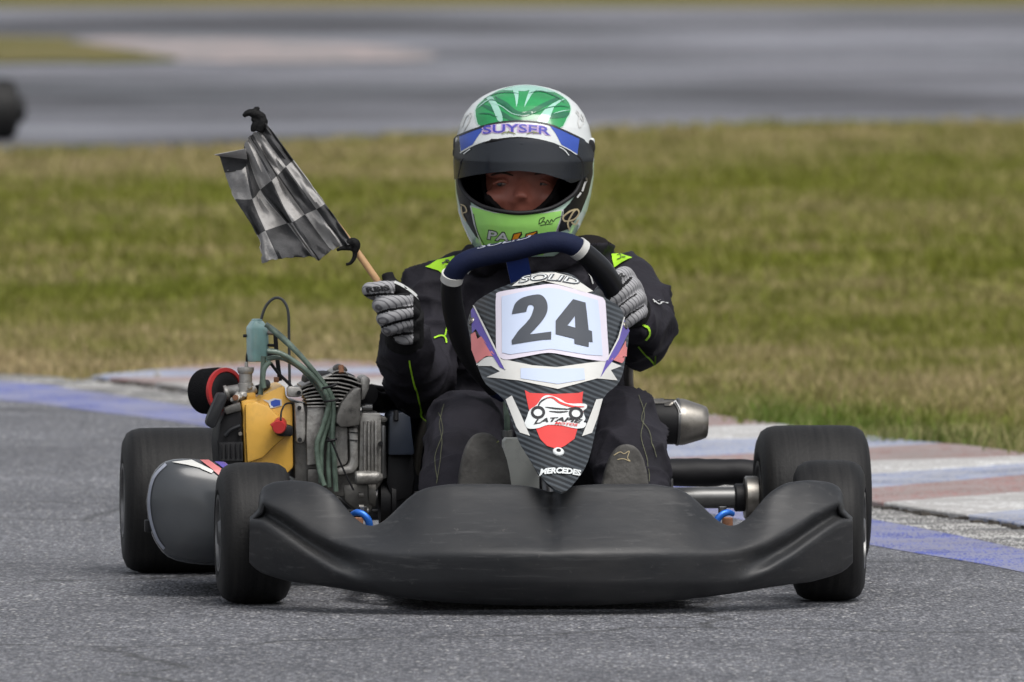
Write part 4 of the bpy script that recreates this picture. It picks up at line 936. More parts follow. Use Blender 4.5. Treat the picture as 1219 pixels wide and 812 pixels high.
ep('exhaust_deflector', E5((350, 480), (355, 430), (385, 350), (430, 290), (470, 250), (505, 240), (520, 255), (522, 330), (512, 500), (430, 512), (380, 514)), 0.47, 0.05, 'alu_dark', 0.009)
from_vf('exhaust_stub', *tube([K(*E5(p)[0], d) for p, d in (((560, 300), .62), ((600, 330), .64), ((660, 345), .68), ((740, 345), .78))], [0.024, 0.022, 0.02, 0.019], 16, 5), M['black'], eng)
from_vf('exhaust_stub', *tube([K(*E5(p)[0], d) for p, d in (((590, 245), .72), ((660, 258), .76), ((740, 262), .85))], 0.0085, 12, 5), M['black'], eng)
from_vf('stud', *cyl(K(*E5((525, 378))[0], .55), K(*E5((600, 380))[0], .55), 0.007, 12), M['steel_dark'], eng)
# crankcase
ep('shroud_flange', E5((10, 240), (30, 232), (95, 236), (118, 262), (115, 300), (80, 308), (12, 305)), 0.50, 0.02, 'alu', 0.004)
ep('side_flange', E5((62, 345), (122, 345), (135, 420), (138, 560), (128, 615), (98, 632), (72, 612), (66, 480)), 0.505, 0.03, 'alu', 0.004)
ep('crankcase', E5((44, 330), (150, 365), (330, 360), (430, 380), (510, 430), (650, 420), (695, 470), (695, 860), (560, 1060), (470, 1010), (140, 960), (60, 900)), 0.535, 0.18, 'alu_dark', 0.008)
ep('crankcase_face', E5((150, 365), (265, 362), (268, 470), (255, 480), (255, 760), (150, 780), (142, 560)), 0.515, 0.05, 'alu', 0.005)
ep('crankcase_face', E5((150, 800), (262, 800), (262, 925), (150, 925)), 0.52, 0.05, 'alu_dark', 0.005)
ep('crankcase_face', E5((330, 500), (430, 512), (432, 740), (420, 770), (345, 790), (325, 640)), 0.512, 0.05, 'alu', 0.008)
ep('crankcase_face', E5((435, 515), (500, 515), (505, 780), (480, 830), (360, 850), (350, 800), (430, 780), (445, 740)), 0.506, 0.05, 'alu', 0.006)
for a, c_ in (((430, 545), (500, 555)), ((436, 598), (500, 608))): ep('casting_step', E5((a[0], a[1]), (c_[0], a[1] + 4), (c_[0], c_[1]), (a[0], c_[1] - 2)), 0.5035, 0.01, 'ink', 0.0)
ep('side_cover', E5((512, 432), (530, 415), (645, 415), (660, 430), (660, 830), (640, 860), (505, 860), (512, 600)), 0.512, 0.10, 'alu', 0.007)
for u0, u1, vb in ((538, 556, 820), (566, 584, 840), (592, 602, 830), (615, 636, 840)):
    ep('cover_rib', E5((u0, 470), (u1, 470), (u1, vb), (u0, vb)), 0.502, 0.03, 'alu', 0.003)
ep('cover_lug', E5((640, 432), (690, 440), (712, 462), (690, 482), (640, 480)), 0.52, 0.05, 'alu_dark', 0.006)
ep('cover_side_plate', E5((655, 500), (695, 500), (700, 870), (655, 870)), 0.525, 0.10, 'steel_dark', 0.004)  # dull steel plate along the right edge of the side cover
dc = MB(); dc.add(*lathe([(0, 0.009), (0.003, 0.0125), (0.040, 0.0125), (0.046, 0.010), (0.052, 0.006)], K(*E6((478, 398))[0], 0.492), (1, 0, 0.02), 20)); dc.build('dipstick_boss', M['alu'], eng)
for fn, pts in (('flange_bolt', ((92, 276), (98, 600), (95, 380), (655, 625), (325, 605))),):
    for p in pts: from_vf(fn, *cyl(K(*E5(p)[0], 0.492), K(*E5(p)[0], 0.52), 0.0042, 8), M['black'], eng)
ep('sump', E6((470, 440), (600, 430), (620, 520), (600, 640), (520, 660), (400, 560), (390, 440)), 0.53, 0.12, 'alu_dark', 0.01)
for p in ((522, 515), (522, 600), (555, 625)): from_vf('sump_bolt', *cyl(K(*E6((p[0] - 18, p[1]))[0], 0.51), K(*E6((p[0] + 18, p[1]))[0], 0.51), 0.005, 10), M['alu'], eng)
# clutch and guard
ep('clutch_guard', E5((720, 440), (760, 415), (808, 412), (862, 445), (872, 560), (890, 690), (880, 706), (712, 706)), 0.50, 0.14, 'navy_plastic', 0.012)
ep('guard_lower', E5((700, 690), (885, 700), (900, 860), (880, 1000), (740, 1040), (690, 900)), 0.53, 0.12, 'black', 0.012)
from_vf('guard_stud', *cyl(K(*E5((762, 470))[0], 0.495), K(*E5((762, 400))[0], 0.50), 0.005, 10), M['black'], eng)
from_vf('clutch_drum', *lathe([(0, 0.02), (0.002, 0.046), (0.02, 0.047), (0.022, 0.056), (0.030, 0.056), (0.032, 0.03)], K(*E6((640, 560))[0], 0.58), (1, 0, 0), 40), M['black'], eng)
from_vf('clutch_drum', *lathe([(0, 0.02), (0.002, 0.03), (0.015, 0.03), (0.016, 0.02)], K(*E6((560, 500))[0], 0.55), (1, 0, 0), 30), M['alu_dark'], eng)
from_vf('engine_mount', *box(K(420, 640, 0.62), (0.26, 0.2, 0.02), 0.003), M['alu_dark'], eng)
# ================================================================== THE DRIVER
person = root_empty('person', 'driver in black suit and green and white helmet holding a flag', 'person')
def fuse(name, shapes, voxel, parent, sm=4):
    b = MB()
    for v, f in shapes: b.add(v, f)
    o = b.build(name, None, parent)
    md = o.modifiers.new('r', 'REMESH'); md.mode = 'VOXEL'; md.voxel_size = voxel
    md = o.modifiers.new('s', 'SMOOTH'); md.iterations = sm; md.factor = 0.5
    return apply_mods(o)
def ell(c, s, rot=None, seg=20):
    bm = bmesh.new(); bmesh.ops.create_uvsphere(bm, u_segments=seg, v_segments=seg // 2 + 2, radius=1)
    for v in bm.verts:
        p = Vector((v.co.x * s[0], v.co.y * s[1], v.co.z * s[2])); v.co = (rot @ p if rot else p) + Vector(c)
    return bm_vf(bm)
def loft(rings):
    n = len(rings[0]); vs = [p for r_ in rings for p in r_]
    fs = [[i * n + k, i * n + (k + 1) % n, (i + 1) * n + (k + 1) % n, (i + 1) * n + k] for i in range(len(rings) - 1) for k in range(n)]
    return vs, fs + [list(range(n))[::-1], [(len(rings) - 1) * n + k for k in range(n)]]
def ring_at(px, py, yb, hw, hd, n=24, e=2.4):
    c = K(px, py, yb); r_ = []
    for k in range(n):
        a = 2 * math.pi * k / n; x = math.copysign(abs(math.cos(a)) ** (2 / e), math.cos(a)); y = math.copysign(abs(math.sin(a)) ** (2 / e), math.sin(a))
        r_.append(c + Vector((x * hw * S(yb), y * hd, 0)))
    return r_
sh = []
sh.append(loft([ring_at(640, 640, 0.93, 95, 0.10), ring_at(640, 600, 0.94, 112, 0.13), ring_at(640, 540, 0.94, 108, 0.12), ring_at(640, 480, 0.93, 104, 0.115), ring_at(638, 420, 0.92, 110, 0.125), ring_at(637, 370, 0.91, 116, 0.125), ring_at(636, 340, 0.91, 108, 0.105), ring_at(634, 320, 0.905, 88, 0.09), ring_at(630, 306, 0.90, 62, 0.085), ring_at(626, 290, 0.89, 48, 0.075), ring_at(624, 262, 0.86, 42, 0.07)]))
# arm holding the flag (left in the picture)
SL, EL, WL = K(527, 350, 0.88), K(499, 452, 0.74), K(481, 399, 0.47)
sh.append(tube([K(575, 345, 0.90), SL, K(514, 395, 0.83), EL], [0.075, 0.072, 0.064, 0.060], 16, 5)); sh.append(ell(EL, (0.060, 0.062, 0.066)))
sh.append(tube([EL, K(492, 444, 0.64), K(487, 424, 0.55), WL], [0.062, 0.058, 0.050, 0.040], 16, 5)); sh.append(ell(SL, (0.078, 0.078, 0.07)))
# arm on the wheel (right)
SRt, ER, WR = K(745, 352, 0.88), K(764, 397, 0.64), K(752, 372, 0.43)
sh.append(tube([K(690, 345, 0.90), SRt, K(758, 380, 0.76), ER], [0.075, 0.074, 0.066, 0.064], 16, 5)); sh.append(ell(ER, (0.064, 0.064, 0.066))); sh.append(ell(SRt, (0.072, 0.075, 0.068)))
sh.append(tube([ER, K(760, 388, 0.55), WR], [0.062, 0.055, 0.042], 16, 5))
# legs
for hx, kx_, ky, axx, hem in ((600, 556, 508, 561, 543), (690, 744, 506, 757, 756)):
    hip, knee, ank = K(hx, 585, 0.88), K(kx_, ky, 0.46), K(axx, 632, 0.10)
    sh.append(tube([hip, K((hx + kx_) / 2, 538, 0.68), knee], [0.098, 0.086, 0.071], 18, 5)); sh.append(ell(knee, (0.069, 0.066, 0.068)))
    sh.append(tube([knee, K((kx_ + hem) / 2, 545, 0.32), K(hem, 585, 0.20), ank], [0.069, 0.066, 0.062, 0.045], 18, 5))
    sh.append(tube([ank, K(axx + (577 - 561 if hx == 600 else -11), 668, 0.03)], [0.044, 0.040], 14, 1))
# collar and hood roll
sh.append(tube([K(563, 312, 0.86), K(590, 302, 0.80), K(630, 306, 0.77), K(672, 302, 0.80), K(700, 296, 0.85), K(712, 300, 0.90), K(680, 302, 0.97), K(610, 302, 0.97)], 0.028, 12, 4, closed=True))
# head and face
HC = K(622, 208, 0.83)
def hp(x, y, d): return K(x, y, d)
sh += [ell(HC, (0.078, 0.095, 0.115)), ell(hp(620, 236, 0.80), (0.060, 0.072, 0.075))]
sh.append(ell(hp(596, 207, 0.756), (0.030, 0.016, 0.010))); sh.append(ell(hp(646, 207, 0.754), (0.030, 0.016, 0.010)))       # brows
sh.append(tube([hp(621, 212, 0.748), hp(621, 226, 0.734), hp(620.5, 238, 0.722)], [0.010, 0.0115, 0.0155], 12, 4)); sh.append(ell(hp(612, 240, 0.735), (0.009, 0.011, 0.008))); sh.append(ell(hp(630, 240, 0.735), (0.009, 0.011, 0.008)))
sh.append(ell(hp(592, 236, 0.762), (0.027, 0.022, 0.020))); sh.append(ell(hp(650, 236, 0.762), (0.027, 0.022, 0.020)))          # cheeks
body = fuse('body', sh, 0.0055, person, 5)
me = body.data
for m_ in ('suit', 'balaclava', 'skin'): me.materials.append(M[m_])
neck_z = K(624, 290, 0.85).z
face_poly = [(574, 190), (664, 190), (664, 216), (658, 232), (645, 246), (630, 254), (606, 254), (590, 244), (578, 228)]
def inside(x, y, P):
    r_ = False; j = len(P) - 1
    for i in range(len(P)):
        if (P[i][1] > y) != (P[j][1] > y) and x < (P[j][0] - P[i][0]) * (y - P[i][1]) / (P[j][1] - P[i][1]) + P[i][0]: r_ = not r_
        j = i
    return r_
# cloth folds: creases across the limbs, gathered near elbows and knees
co = np.empty(len(me.vertices) * 3); me.vertices.foreach_get('co', co); co = co.reshape(-1, 3)
no = np.empty(len(me.vertices) * 3); me.vertices.foreach_get('normal', no); no = no.reshape(-1, 3)
for i in range(len(co)):
    p = Vector(co[i])
    if p.z > neck_z: continue
    wv = Vector((0, 0, 0.5 * noise.noise(p * 6)))
    a = noise.noise(Vector((p.x * 6 + p.z * 4, p.y * 9, p.z * 17)) + wv)
    c = noise.noise(Vector((p.x * 11 - p.z * 6, p.y * 8, p.z * 9 + p.x * 7)) + wv + Vector((5, 0, 0)))
    d_ = (1 - abs(a)) ** 4 * 0.015 + (1 - abs(c)) ** 4 * 0.009 - 0.009
    co[i] += no[i] * d_
me.vertices.foreach_set('co', co.ravel()); me.update()
mi = np.zeros(len(me.polygons), np.int32)
for p in me.polygons:
    c = p.center
    if c.z > neck_z:
        x, y = kproj(c); mi[p.index] = 2 if (c.y < 0.80 and inside(x, y, face_poly)) else 1
me.polygons.foreach_set('material_index', mi); smooth_all(body, 180)
BB = bvh_of(body)
for ex in (597.5, 645):
    e = from_vf('eye', *ell(hp(ex, 218.5, 0.756), (0.0125, 0.012, 0.0060)), M['eye'], person)
    from_vf('iris', *ell(hp(ex - 2.5, 218.5, 0.7445), (0.0048, 0.002, 0.0052)), M['ink'], e)
    from_vf('eyelid', *tube([hp(ex - 10, 219, .748), hp(ex, 215, .7435), hp(ex + 10, 219, .748)], [0.002, 0.004, 0.002], 10, 5), M['skin'], e)
    from_vf('eyebrow', *tube([hp(ex - 13, 209, .7415), hp(ex, 205.5, .7395), hp(ex + 13, 209, .7415)], [0.002, 0.0034, 0.002], 8, 5, flat=0.7), M['lip'], person)
rim = []
for x, y in smooth2(face_poly + face_poly[:1], 3)[:-1]:
    d = lray(x, y).normalized(); h, n, _, _ = BB.ray_cast(CL, d)
    if h is not None and abs(h.y - 0.79) < 0.08: rim.append(h)
from_vf('balaclava_rim', *tube(rim, 0.0055, 10, 2, closed=True), M['balaclava'], person)
# green trim on the suit
strokes('suit_piping', [[(487, 428), (490, 446), (497, 470), (502, 497)], [(532, 386), (529, 400)], [(516, 403), (524, 400), (529, 402), (531, 409)], [(764, 387), (771, 391), (772, 398), (768, 404)], [(760, 411), (772, 425), (784, 440)]], 1.9, BB, M['lime_cloth'], person, 0.003)
strokes('suit_stitching', [[(530, 482), (524, 505), (527, 530), (521, 576)], [(523, 492), (528, 515), (519, 545), (522, 572)], [(760, 472), (766, 495), (763, 520), (770, 550), (773, 575)], [(768, 480), (763, 500), (772, 515), (780, 545)]], 0.7, BB, M['stitch'], person, 0.003)
strokes('suit_stitching', [[(776, 357), (783, 362), (789, 361), (794, 361)], [(777, 360), (786, 358)]], 1.1, BB, M['silver'], person, 0.003)
vinyl('shoulder_patch', [(507, 318), (520, 311), (541, 306), (540, 318), (529, 330), (522, 323)], BB, M['lime_cloth'], person, 0.003)
vinyl('shoulder_patch', [(726, 302), (742, 304), (752, 308), (742, 313), (732, 320), (729, 312)], BB, M['lime_cloth'], person, 0.003)
strokes('shoulder_mark', [[(734, 306), (738, 305), (740, 309), (735, 311)], [(741, 308), (746, 308)]], 1.0, BB, M['ink'], person, 0.005)
strokes('shoulder_mark', [[(526, 315), (532, 312), (536, 314)], [(529, 318), (535, 316)]], 1.0, BB, M['ink'], person, 0.005)
strokes('zip', [[(695, 310), (700, 325), (704, 338)]], 1.4, BB, M['silver'], person, 0.004)
strokes('collar_edge', [[(556, 316), (552, 322), (556, 326), (562, 320), (568, 314)]], 2.0, BB, M['silver'], person, 0.004)

# shoes: soles towards the camera, heels on the tray
def shoe(cx, top, hw, lean):
    s = bpy.data.objects.new('shoe', None); COL.objects.link(s); s.parent = person
    out = []
    for k in range(28):
        a = 2 * math.pi * k / 28; t = -math.cos(a)               # -1 toe (up) .. 1 heel (down)
        wv = hw * (0.98 if t < 0 else 0.86) * abs(math.sin(a)) ** 0.8 * math.copysign(1, math.sin(a)) * (1 - 0.10 * max(0, t))
        out.append((cx + wv + lean * t, top + 86 + 86 * t))
    from_vf('sole', *prism(out, -0.045, 0.022, 0.008, 3), M['sole'], s, True, 50)
    SBv = bvh_of(s.children[0])
    upper = [K(x, y, -0.024) for x, y in out]
    c = sum(upper, Vector()) / len(upper); rings = []
    for q_, sc in ((0, 1.0), (0.03, 1.02), (0.06, 0.92), (0.085, 0.7), (0.10, 0.4)):
        rings.append([c + (p - c) * sc + Vector((0, q_ * (0.75 + 0.9 * max(0, (c.z - p.z) / 0.13)), -0.02 * q_ / 0.1)) for p in upper])
    from_vf('upper', *loft(rings), M['black'], s, True, 60)
    return s, SBv
s1, b1 = shoe(578, 515, 33, 2); s2, b2 = shoe(743, 529, 31, -4)
strokes('sole_mark', [[(731, 542), (738, 538), (743, 540), (749, 537), (747, 545), (750, 549), (742, 546), (735, 547)]], 0.9, b2, M['gold'], s2, 0.0012)
strokes('sole_mark', [[(590, 520), (593, 524), (591, 527), (596, 524)]], 0.8, b1, M['olive'], s1, 0.0012)

# ------------------------------------------------------------------ helmet
helmet = bpy.data.objects.new('helmet', None); COL.objects.link(helmet); helmet.parent = person
HY = [101, 102.5, 105, 109, 115, 124, 136, 150, 168, 190, 212, 232, 250, 266, 282, 296, 304]
HW = [4, 18, 29, 40, 51, 62, 71, 77, 81, 83, 82.5, 80.5, 77, 71, 63, 54, 47]
HF = [0.9, 1.0, 1.05, 1.08, 1.10, 1.12, 1.13, 1.14, 1.15, 1.16, 1.18, 1.22, 1.27, 1.32, 1.36, 1.38, 1.36]
HX = [626, 626, 626, 626, 625, 624.5, 624, 624, 624, 624, 624, 623, 622, 621, 620, 619, 618]
def hring(py, sc=1.0, n=200):
    hw = interp(py, HY, HW) * S(0.83) * sc; fr = interp(py, HY, HF); cx = interp(py, HY, HX)
    c = K(cx, py, 0.83); r_ = []
    for k in range(n):
        a = 2 * math.pi * k / n; x, y = math.cos(a), math.sin(a); e = 2 / 2.25
        x = math.copysign(abs(x) ** e, x); y = math.copysign(abs(y) ** e, y)
        r_.append(c + Vector((x * hw, y * hw * (fr if y < 0 else 1.22), 0)))
    return r_
ys = [101.0, 101.7, 102.6, 103.8, 105.2, 107, 109] + list(np.linspace(111, 304, 130))
port = smooth2([(553, 190), (549, 205), (548, 217), (553, 229), (563, 239), (577, 246.5), (597, 251.5), (619, 253.5), (641, 251.5), (659, 246.5), (675, 237), (685, 228), (691, 214), (692, 200), (688, 188), (660, 170), (620, 164), (580, 170)], 4)
def shell(name, sc, m, close_bottom=False):
    rings = [hring(y, sc) for y in ys]; v, f = loft(rings); f = f[:-1]
    f = [q_ for q_ in f if not (lambda c: c.y < 0.83 and inside(*kproj(c), port))(sum((v[i] for i in q_), Vector()) / len(q_))]
    return from_vf(name, v, f, m, helmet, True, 180)
hshell = shell('helmet_shell', 1.0, M['white_clean'])
md = hshell.modifiers.new('s', 'SMOOTH'); md.iterations = 3; md.factor = 0.5; apply_mods(hshell)
me = hshell.data; me.materials.append(M['mint']); zc = K(624, 190, 0.83).z
for p in me.polygons:
    if p.center.z < zc: p.material_index = 1
smooth_all(hshell, 180)
shell('helmet_liner', 0.955, M['liner'])
# full analytic surface without the port, for laying visor and paint on
fv, ff = loft([hring(y, 1.0, 120) for y in ys]); HB = BVHTree.FromPolygons(fv, ff)
def on_helm(px, py, off=0.0):
    d = lray(px, py).normalized(); h, n, _, _ = HB.ray_cast(CL, d)
    if h is None: h, n, _, _ = HB.find_nearest(CL + d * 25.8)
    if n.dot(d) > 0: n = -n
    return h + n * off
from_vf('port_gasket', *tube([on_helm(x, y, 0.001) for x, y in port[::2]], 0.0042, 10, 3, closed=True), M['black'], helmet)
H1 = T(500, 80, 3.385); H6 = T(540, 90, 7.17)
def hv(name, pts, m, off=0.0012, par=helmet, bv=HB, sm=0): return vinyl(name, smooth2(pts + pts[:1], sm)[:-1] if sm else pts, bv, M[m], par, off, 4)
hv('crown_paint', H6((180, 300), (205, 245), (295, 172), (418, 112), (560, 83), (705, 87), (858, 132), (970, 203), (1006, 290), (972, 375), (900, 455), (700, 415), (560, 405), (400, 400), (228, 435), (188, 375)), 'mint', 0.0008, sm=3)
hv('crown_paint', H6((190, 300), (215, 250), (300, 180), (420, 120), (560, 90), (700, 95), (850, 140), (960, 210), (995, 290), (960, 370), (900, 450), (700, 410), (560, 400), (400, 395), (235, 430), (200, 370)), 'green_helmet', 0.0013, sm=3)
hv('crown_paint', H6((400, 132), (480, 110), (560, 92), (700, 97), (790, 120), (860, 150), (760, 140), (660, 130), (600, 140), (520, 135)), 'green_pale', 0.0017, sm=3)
hv('crown_band', H6((350, 180), (450, 230), (520, 290), (580, 315), (650, 300), (740, 250), (880, 190), (900, 205), (850, 235), (740, 290), (640, 345), (540, 345), (450, 300), (380, 225)), 'green_dark', 0.0017, sm=3)  # darker green bands of the printed crown pattern
hv('crown_band', H6((228, 250), (300, 262), (400, 300), (520, 370), (650, 378), (800, 330), (975, 315), (950, 360), (800, 372), (660, 402), (520, 398), (400, 345), (300, 295)), 'green_dark', 0.0019, sm=3)
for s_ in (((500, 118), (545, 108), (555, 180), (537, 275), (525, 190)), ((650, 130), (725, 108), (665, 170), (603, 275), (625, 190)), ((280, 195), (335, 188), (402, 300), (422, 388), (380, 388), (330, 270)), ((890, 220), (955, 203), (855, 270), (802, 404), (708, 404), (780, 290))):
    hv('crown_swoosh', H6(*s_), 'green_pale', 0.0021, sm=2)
strokes('crown_line', [H6((240, 240), (330, 215), (420, 250), (500, 310)), H6((260, 210), (360, 160), (470, 150), (560, 165)), H6((640, 160), (740, 140), (860, 180), (940, 235)), H6((680, 330), (790, 285), (900, 265), (980, 275)), H6((220, 330), (300, 330), (380, 360)), H6((430, 240), (520, 330), (600, 350), (700, 320))], 1.3, HB, M['green_dark'], helmet, 0.0023, taper=True)
strokes('crown_line', [H6((300, 240), (400, 262), (500, 330), (580, 345)), H6((210, 285), (270, 235), (350, 190)), H6((850, 330), (920, 310), (985, 300))], 1.0, HB, M['green_pale'], helmet, 0.0025, taper=True)
strokes('shell_graphic', [H6((75, 440), (110, 350), (160, 320), (120, 420)), H6((90, 470), (140, 380), (135, 330)), H6((1050, 300), (1075, 340), (1060, 400), (1075, 450)), H6((1090, 330), (1110, 390), (1080, 440)), H6((1040, 310), (1100, 390))], 1.5, HB, M['silver'], helmet, 0.0012)
hv('side_paint', H1((146, 440), (160, 455), (170, 490), (205, 545), (212, 575), (238, 640), (262, 712), (225, 680), (190, 625), (165, 570), (150, 500)), 'black_gloss')
hv('side_paint', H1((572, 578), (600, 550), (636, 500), (650, 450), (668, 360), (694, 340), (694, 430), (676, 510), (648, 580), (600, 650), (545, 668)), 'black_gloss')
hv('chin_paint', H1((203, 556), (300, 582), (400, 589), (500, 584), (577, 572), (575, 600), (552, 665), (500, 755), (280, 755), (246, 712), (218, 630)), 'white_clean', 0.0014)
hv('chin_paint', H1((210, 562), (300, 587), (400, 593), (500, 588), (568, 578), (564, 605), (545, 660), (495, 755), (285, 755), (252, 712), (226, 630)), 'lime', 0.0019)
strokes('chin_line', [H1((219, 590), (235, 660), (262, 716)), H1((572, 580), (565, 620), (548, 662))], 0.8, HB, M['ink'], helmet, 0.0024)
def hl(name, tx, a, b_, h, m, off=0.003, bold=0.03, shear=0.0, arch=0.0): return lettering(name, tx, H1(a)[0], H1(b_)[0], h, HB, M[m], helmet, off, bold, shear, arch, 4)
hl('chin_lettering', 'PA', (272, 692), (362, 706), 12.0, 'ink', 0.0026, 0.06); hl('chin_lettering', 'PA', (276, 689), (359, 702), 10.0, 'white_clean', 0.0032, 0.02)
hv('chin_mark', H1((366, 700), (376, 668), (410, 660), (412, 672), (398, 692), (384, 706)), 'ink', 0.0026); hv('chin_mark', H1((371, 697), (380, 671), (407, 664), (394, 690), (383, 702)), 'orange', 0.0032)
hv('chin_mark', H1((420, 692), (425, 668), (472, 656), (474, 668), (450, 684), (428, 698)), 'ink', 0.0026); hv('chin_mark', H1((424, 689), (430, 671), (469, 660), (446, 682), (430, 693)), 'orange', 0.0032)
strokes('signature', [H1((478, 632), (482, 612), (500, 604), (490, 622), (480, 630), (498, 620), (505, 628), (512, 614), (520, 625), (528, 612), (535, 620), (545, 608), (566, 600)), H1((482, 636), (510, 632), (532, 629))], 0.9, HB, M['ink'], helmet, 0.0026, 3)
strokes('side_emblem', [H1((600, 655), (592, 625), (612, 585), (628, 572), (636, 588), (615, 612), (580, 618), (575, 600), (600, 580), (622, 572)), H1((606, 622), (622, 632), (634, 612))], 1.9, HB, M['gold'], helmet, 0.0026, 3)
strokes('side_emblem', [H1((168, 552), (185, 560), (192, 580), (176, 590), (190, 620)), H1((170, 560), (176, 595), (186, 610))], 1.4, HB, M['gold'], helmet, 0.0026, 3)
# raised visor with printed strip
vis_px = smooth2(H1((150, 300), (160, 275), (280, 232), (400, 218), (520, 232), (640, 285), (658, 300)), 4) + smooth2(H1((684, 318), (694, 345), (684, 400), (668, 432), (655, 446), (625, 460), (600, 466), (580, 455)), 3) + smooth2(H1((500, 430), (400, 418), (300, 425), (220, 436), (146, 452)), 3) + H1((143, 380))
vz = fill2d([vis_px]); V_, F_ = lay(*vz, HB, 0.0045, 4)
visor = from_vf('visor', V_, F_, M['visor'], helmet, True, 180)
md = visor.modifiers.new('s', 'SOLIDIFY'); md.thickness = 0.003; md.offset = -1; apply_mods(visor); smooth_all(visor, 70)
VB = bvh_of(visor)
top_e = H1((160, 277), (280, 234), (400, 220), (520, 234), (640, 287)); bot_e = H1((632, 354), (540, 306), (400, 281), (260, 301), (166, 346))
vinyl('visor_strip', smooth2(top_e, 4) + smooth2(bot_e, 4), VB, M['white_clean'], visor, 0.001, 4)
vinyl('strip_end', H1((160, 276), (215, 254), (272, 236), (240, 272), (214, 312), (168, 338)), VB, M['blue_strip'], visor, 0.0016, 4)
vinyl('strip_end', H1((520, 234), (585, 256), (640, 286), (632, 350), (600, 332), (568, 312), (545, 268)), VB, M['blue_strip'], visor, 0.0016, 4)
strokes('strip_edge', [top_e], 1.4, VB, M['ink'], visor, 0.002); strokes('strip_tail', [H1((165, 346), (210, 318), (250, 303)), H1((178, 350), (205, 330)), H1((548, 308), (590, 328), (628, 352)), H1((560, 322), (580, 334), (598, 356))], 1.1, VB, M['white_clean'], visor, 0.002)
lettering('strip_lettering', 'SUYSER', H1((250, 274))[0], H1((528, 279))[0], 11.2, VB, M['lilac'], visor, 0.0018, 0.075, 0.0, 3.0, 4)
lettering('strip_lettering', 'SUYSER', H1((256, 271))[0], H1((523, 276))[0], 9.6, VB, M['indigo'], visor, 0.0024, 0.015, 0.0, 3.0, 4)
strokes('strip_mark', [H1((330, 270), (355, 262), (385, 270)), H1((352, 268), (360, 258)), H1((430, 270), (455, 262), (478, 268)), H1((455, 268), (470, 264))], 1.1, VB, M['olive'], visor, 0.0028)
for (u, v_), mm, r_ in (((146, 308), 'black', 0.013), ((143, 345), 'black', 0.008), ((688, 322), 'black', 0.014), ((691, 299), 'white_clean', 0.0065), ((664, 452), 'steel', 0.004), ((640, 437), 'black', 0.0022), ((137, 290), 'silver', 0.005)):
    p = on_helm(*H1((u, v_))[0], 0.001); from_vf('visor_pivot', *lathe([(-0.006, r_), (0.0015, r_), (0.004, r_ * 0.75), (0.004, r_ * 0.2)], p, (p - K(624, 190, 0.83)) * Vector((1, 1, 0.2)), 20), M[mm], helmet)
strokes('vent_slot', [H1((650, 500), (660, 470), (668, 455)), H1((630, 525), (645, 505))], 2.2, HB, M['silver'], helmet, 0.0022)

# ------------------------------------------------------------------ gloves: palm, four fingers, thumb, cuff
def finger(pts, r_): return tube([K(*p) for p in pts], r_, 14, 6)
def glove(shapes, text, black_test):
    g = fuse('glove', shapes, 0.0028, person, 3); g.data.materials.append(M['glove_grey']); g.data.materials.append(M['glove_black'])
    for p in g.data.polygons:
        x, y = kproj(p.center)
        if black_test(x, y, p.center, p.normal): p.material_index = 1
    smooth_all(g, 180); return g
gs = [ell(K(482, 368, 0.445), (0.030, 0.040, 0.044)), tube([K(484, 372, 0.44), K(482, 392, 0.46), K(482, 404, 0.48)], [0.034, 0.036, 0.040], 16, 4)]
fl = [((446, 350, .445), (439, 345, .40), (447, 344, .382), (463, 341, .382), (470, 343, .41), 0.0135),
      ((458, 368, .445), (451, 363, .395), (460, 361, .375), (481, 357, .375), (489, 360, .405), 0.0135),
      ((462, 384, .445), (456, 379, .395), (466, 377, .375), (486, 371, .375), (494, 374, .405), 0.0132),
      ((468, 396, .450), (461, 391, .405), (469, 389, .387), (484, 384, .387), (490, 387, .415), 0.0122)]
for a, b_, c, d, e, r_ in fl: gs.append(finger([a, b_, c, d, e], [r_ * 1.0, r_ * 1.02, r_, r_ * 0.97, r_ * 0.85]))
gs.append(finger([(486, 358, .43), (474, 345, .41), (464, 335, .40), (461, 325, .402)], [0.017, 0.0135, 0.0125, 0.0115]))
gs.append(finger([(472, 402, .44), (484, 404, .425), (496, 402, .44)], [0.010, 0.011, 0.010]))
strips = [((433, 352.5), (455, 350), (487, 350.5)), ((447, 374), (463, 369), (494, 364.5)), ((455, 389), (470, 384), (496, 378)), ((462, 402), (476, 398), (498, 396))]
def dseg(x, y, L_):
    best = 99
    for i in range(len(L_) - 1):
        a, b_ = Vector(L_[i]), Vector(L_[i + 1]); p = Vector((x, y)); t = max(0, min(1, (p - a).dot(b_ - a) / (b_ - a).length_squared)); best = min(best, (p - a - (b_ - a) * t).length)
    return best
def bt1(x, y, c, n):
    if y < 334.5: return True
    if x > 492 or (x > 470 and y < 350): return True
    if c.y > 0.43: return True
    return min(dseg(x, y, s_) for s_ in strips) < 1.5
g1 = glove(gs, None, bt1); GB1 = bvh_of(g1)
lettering('glove_lettering', 'RBIS', (436, 348.5), (464, 345.5), 6.2, GB1, M['ink'], g1, 0.0012, 0.05, -0.1)
strokes('glove_edge', [[(469, 336), (478, 340), (490, 348), (500, 357), (505, 358)]], 3.0, GB1, M['silver'], g1, 0.0015)
gs = [ell(K(752, 364, 0.40), (0.030, 0.045, 0.036)), tube([K(752, 368, 0.41), K(752, 372, 0.44), K(753, 376, 0.47)], [0.036, 0.036, 0.042], 16, 4)]
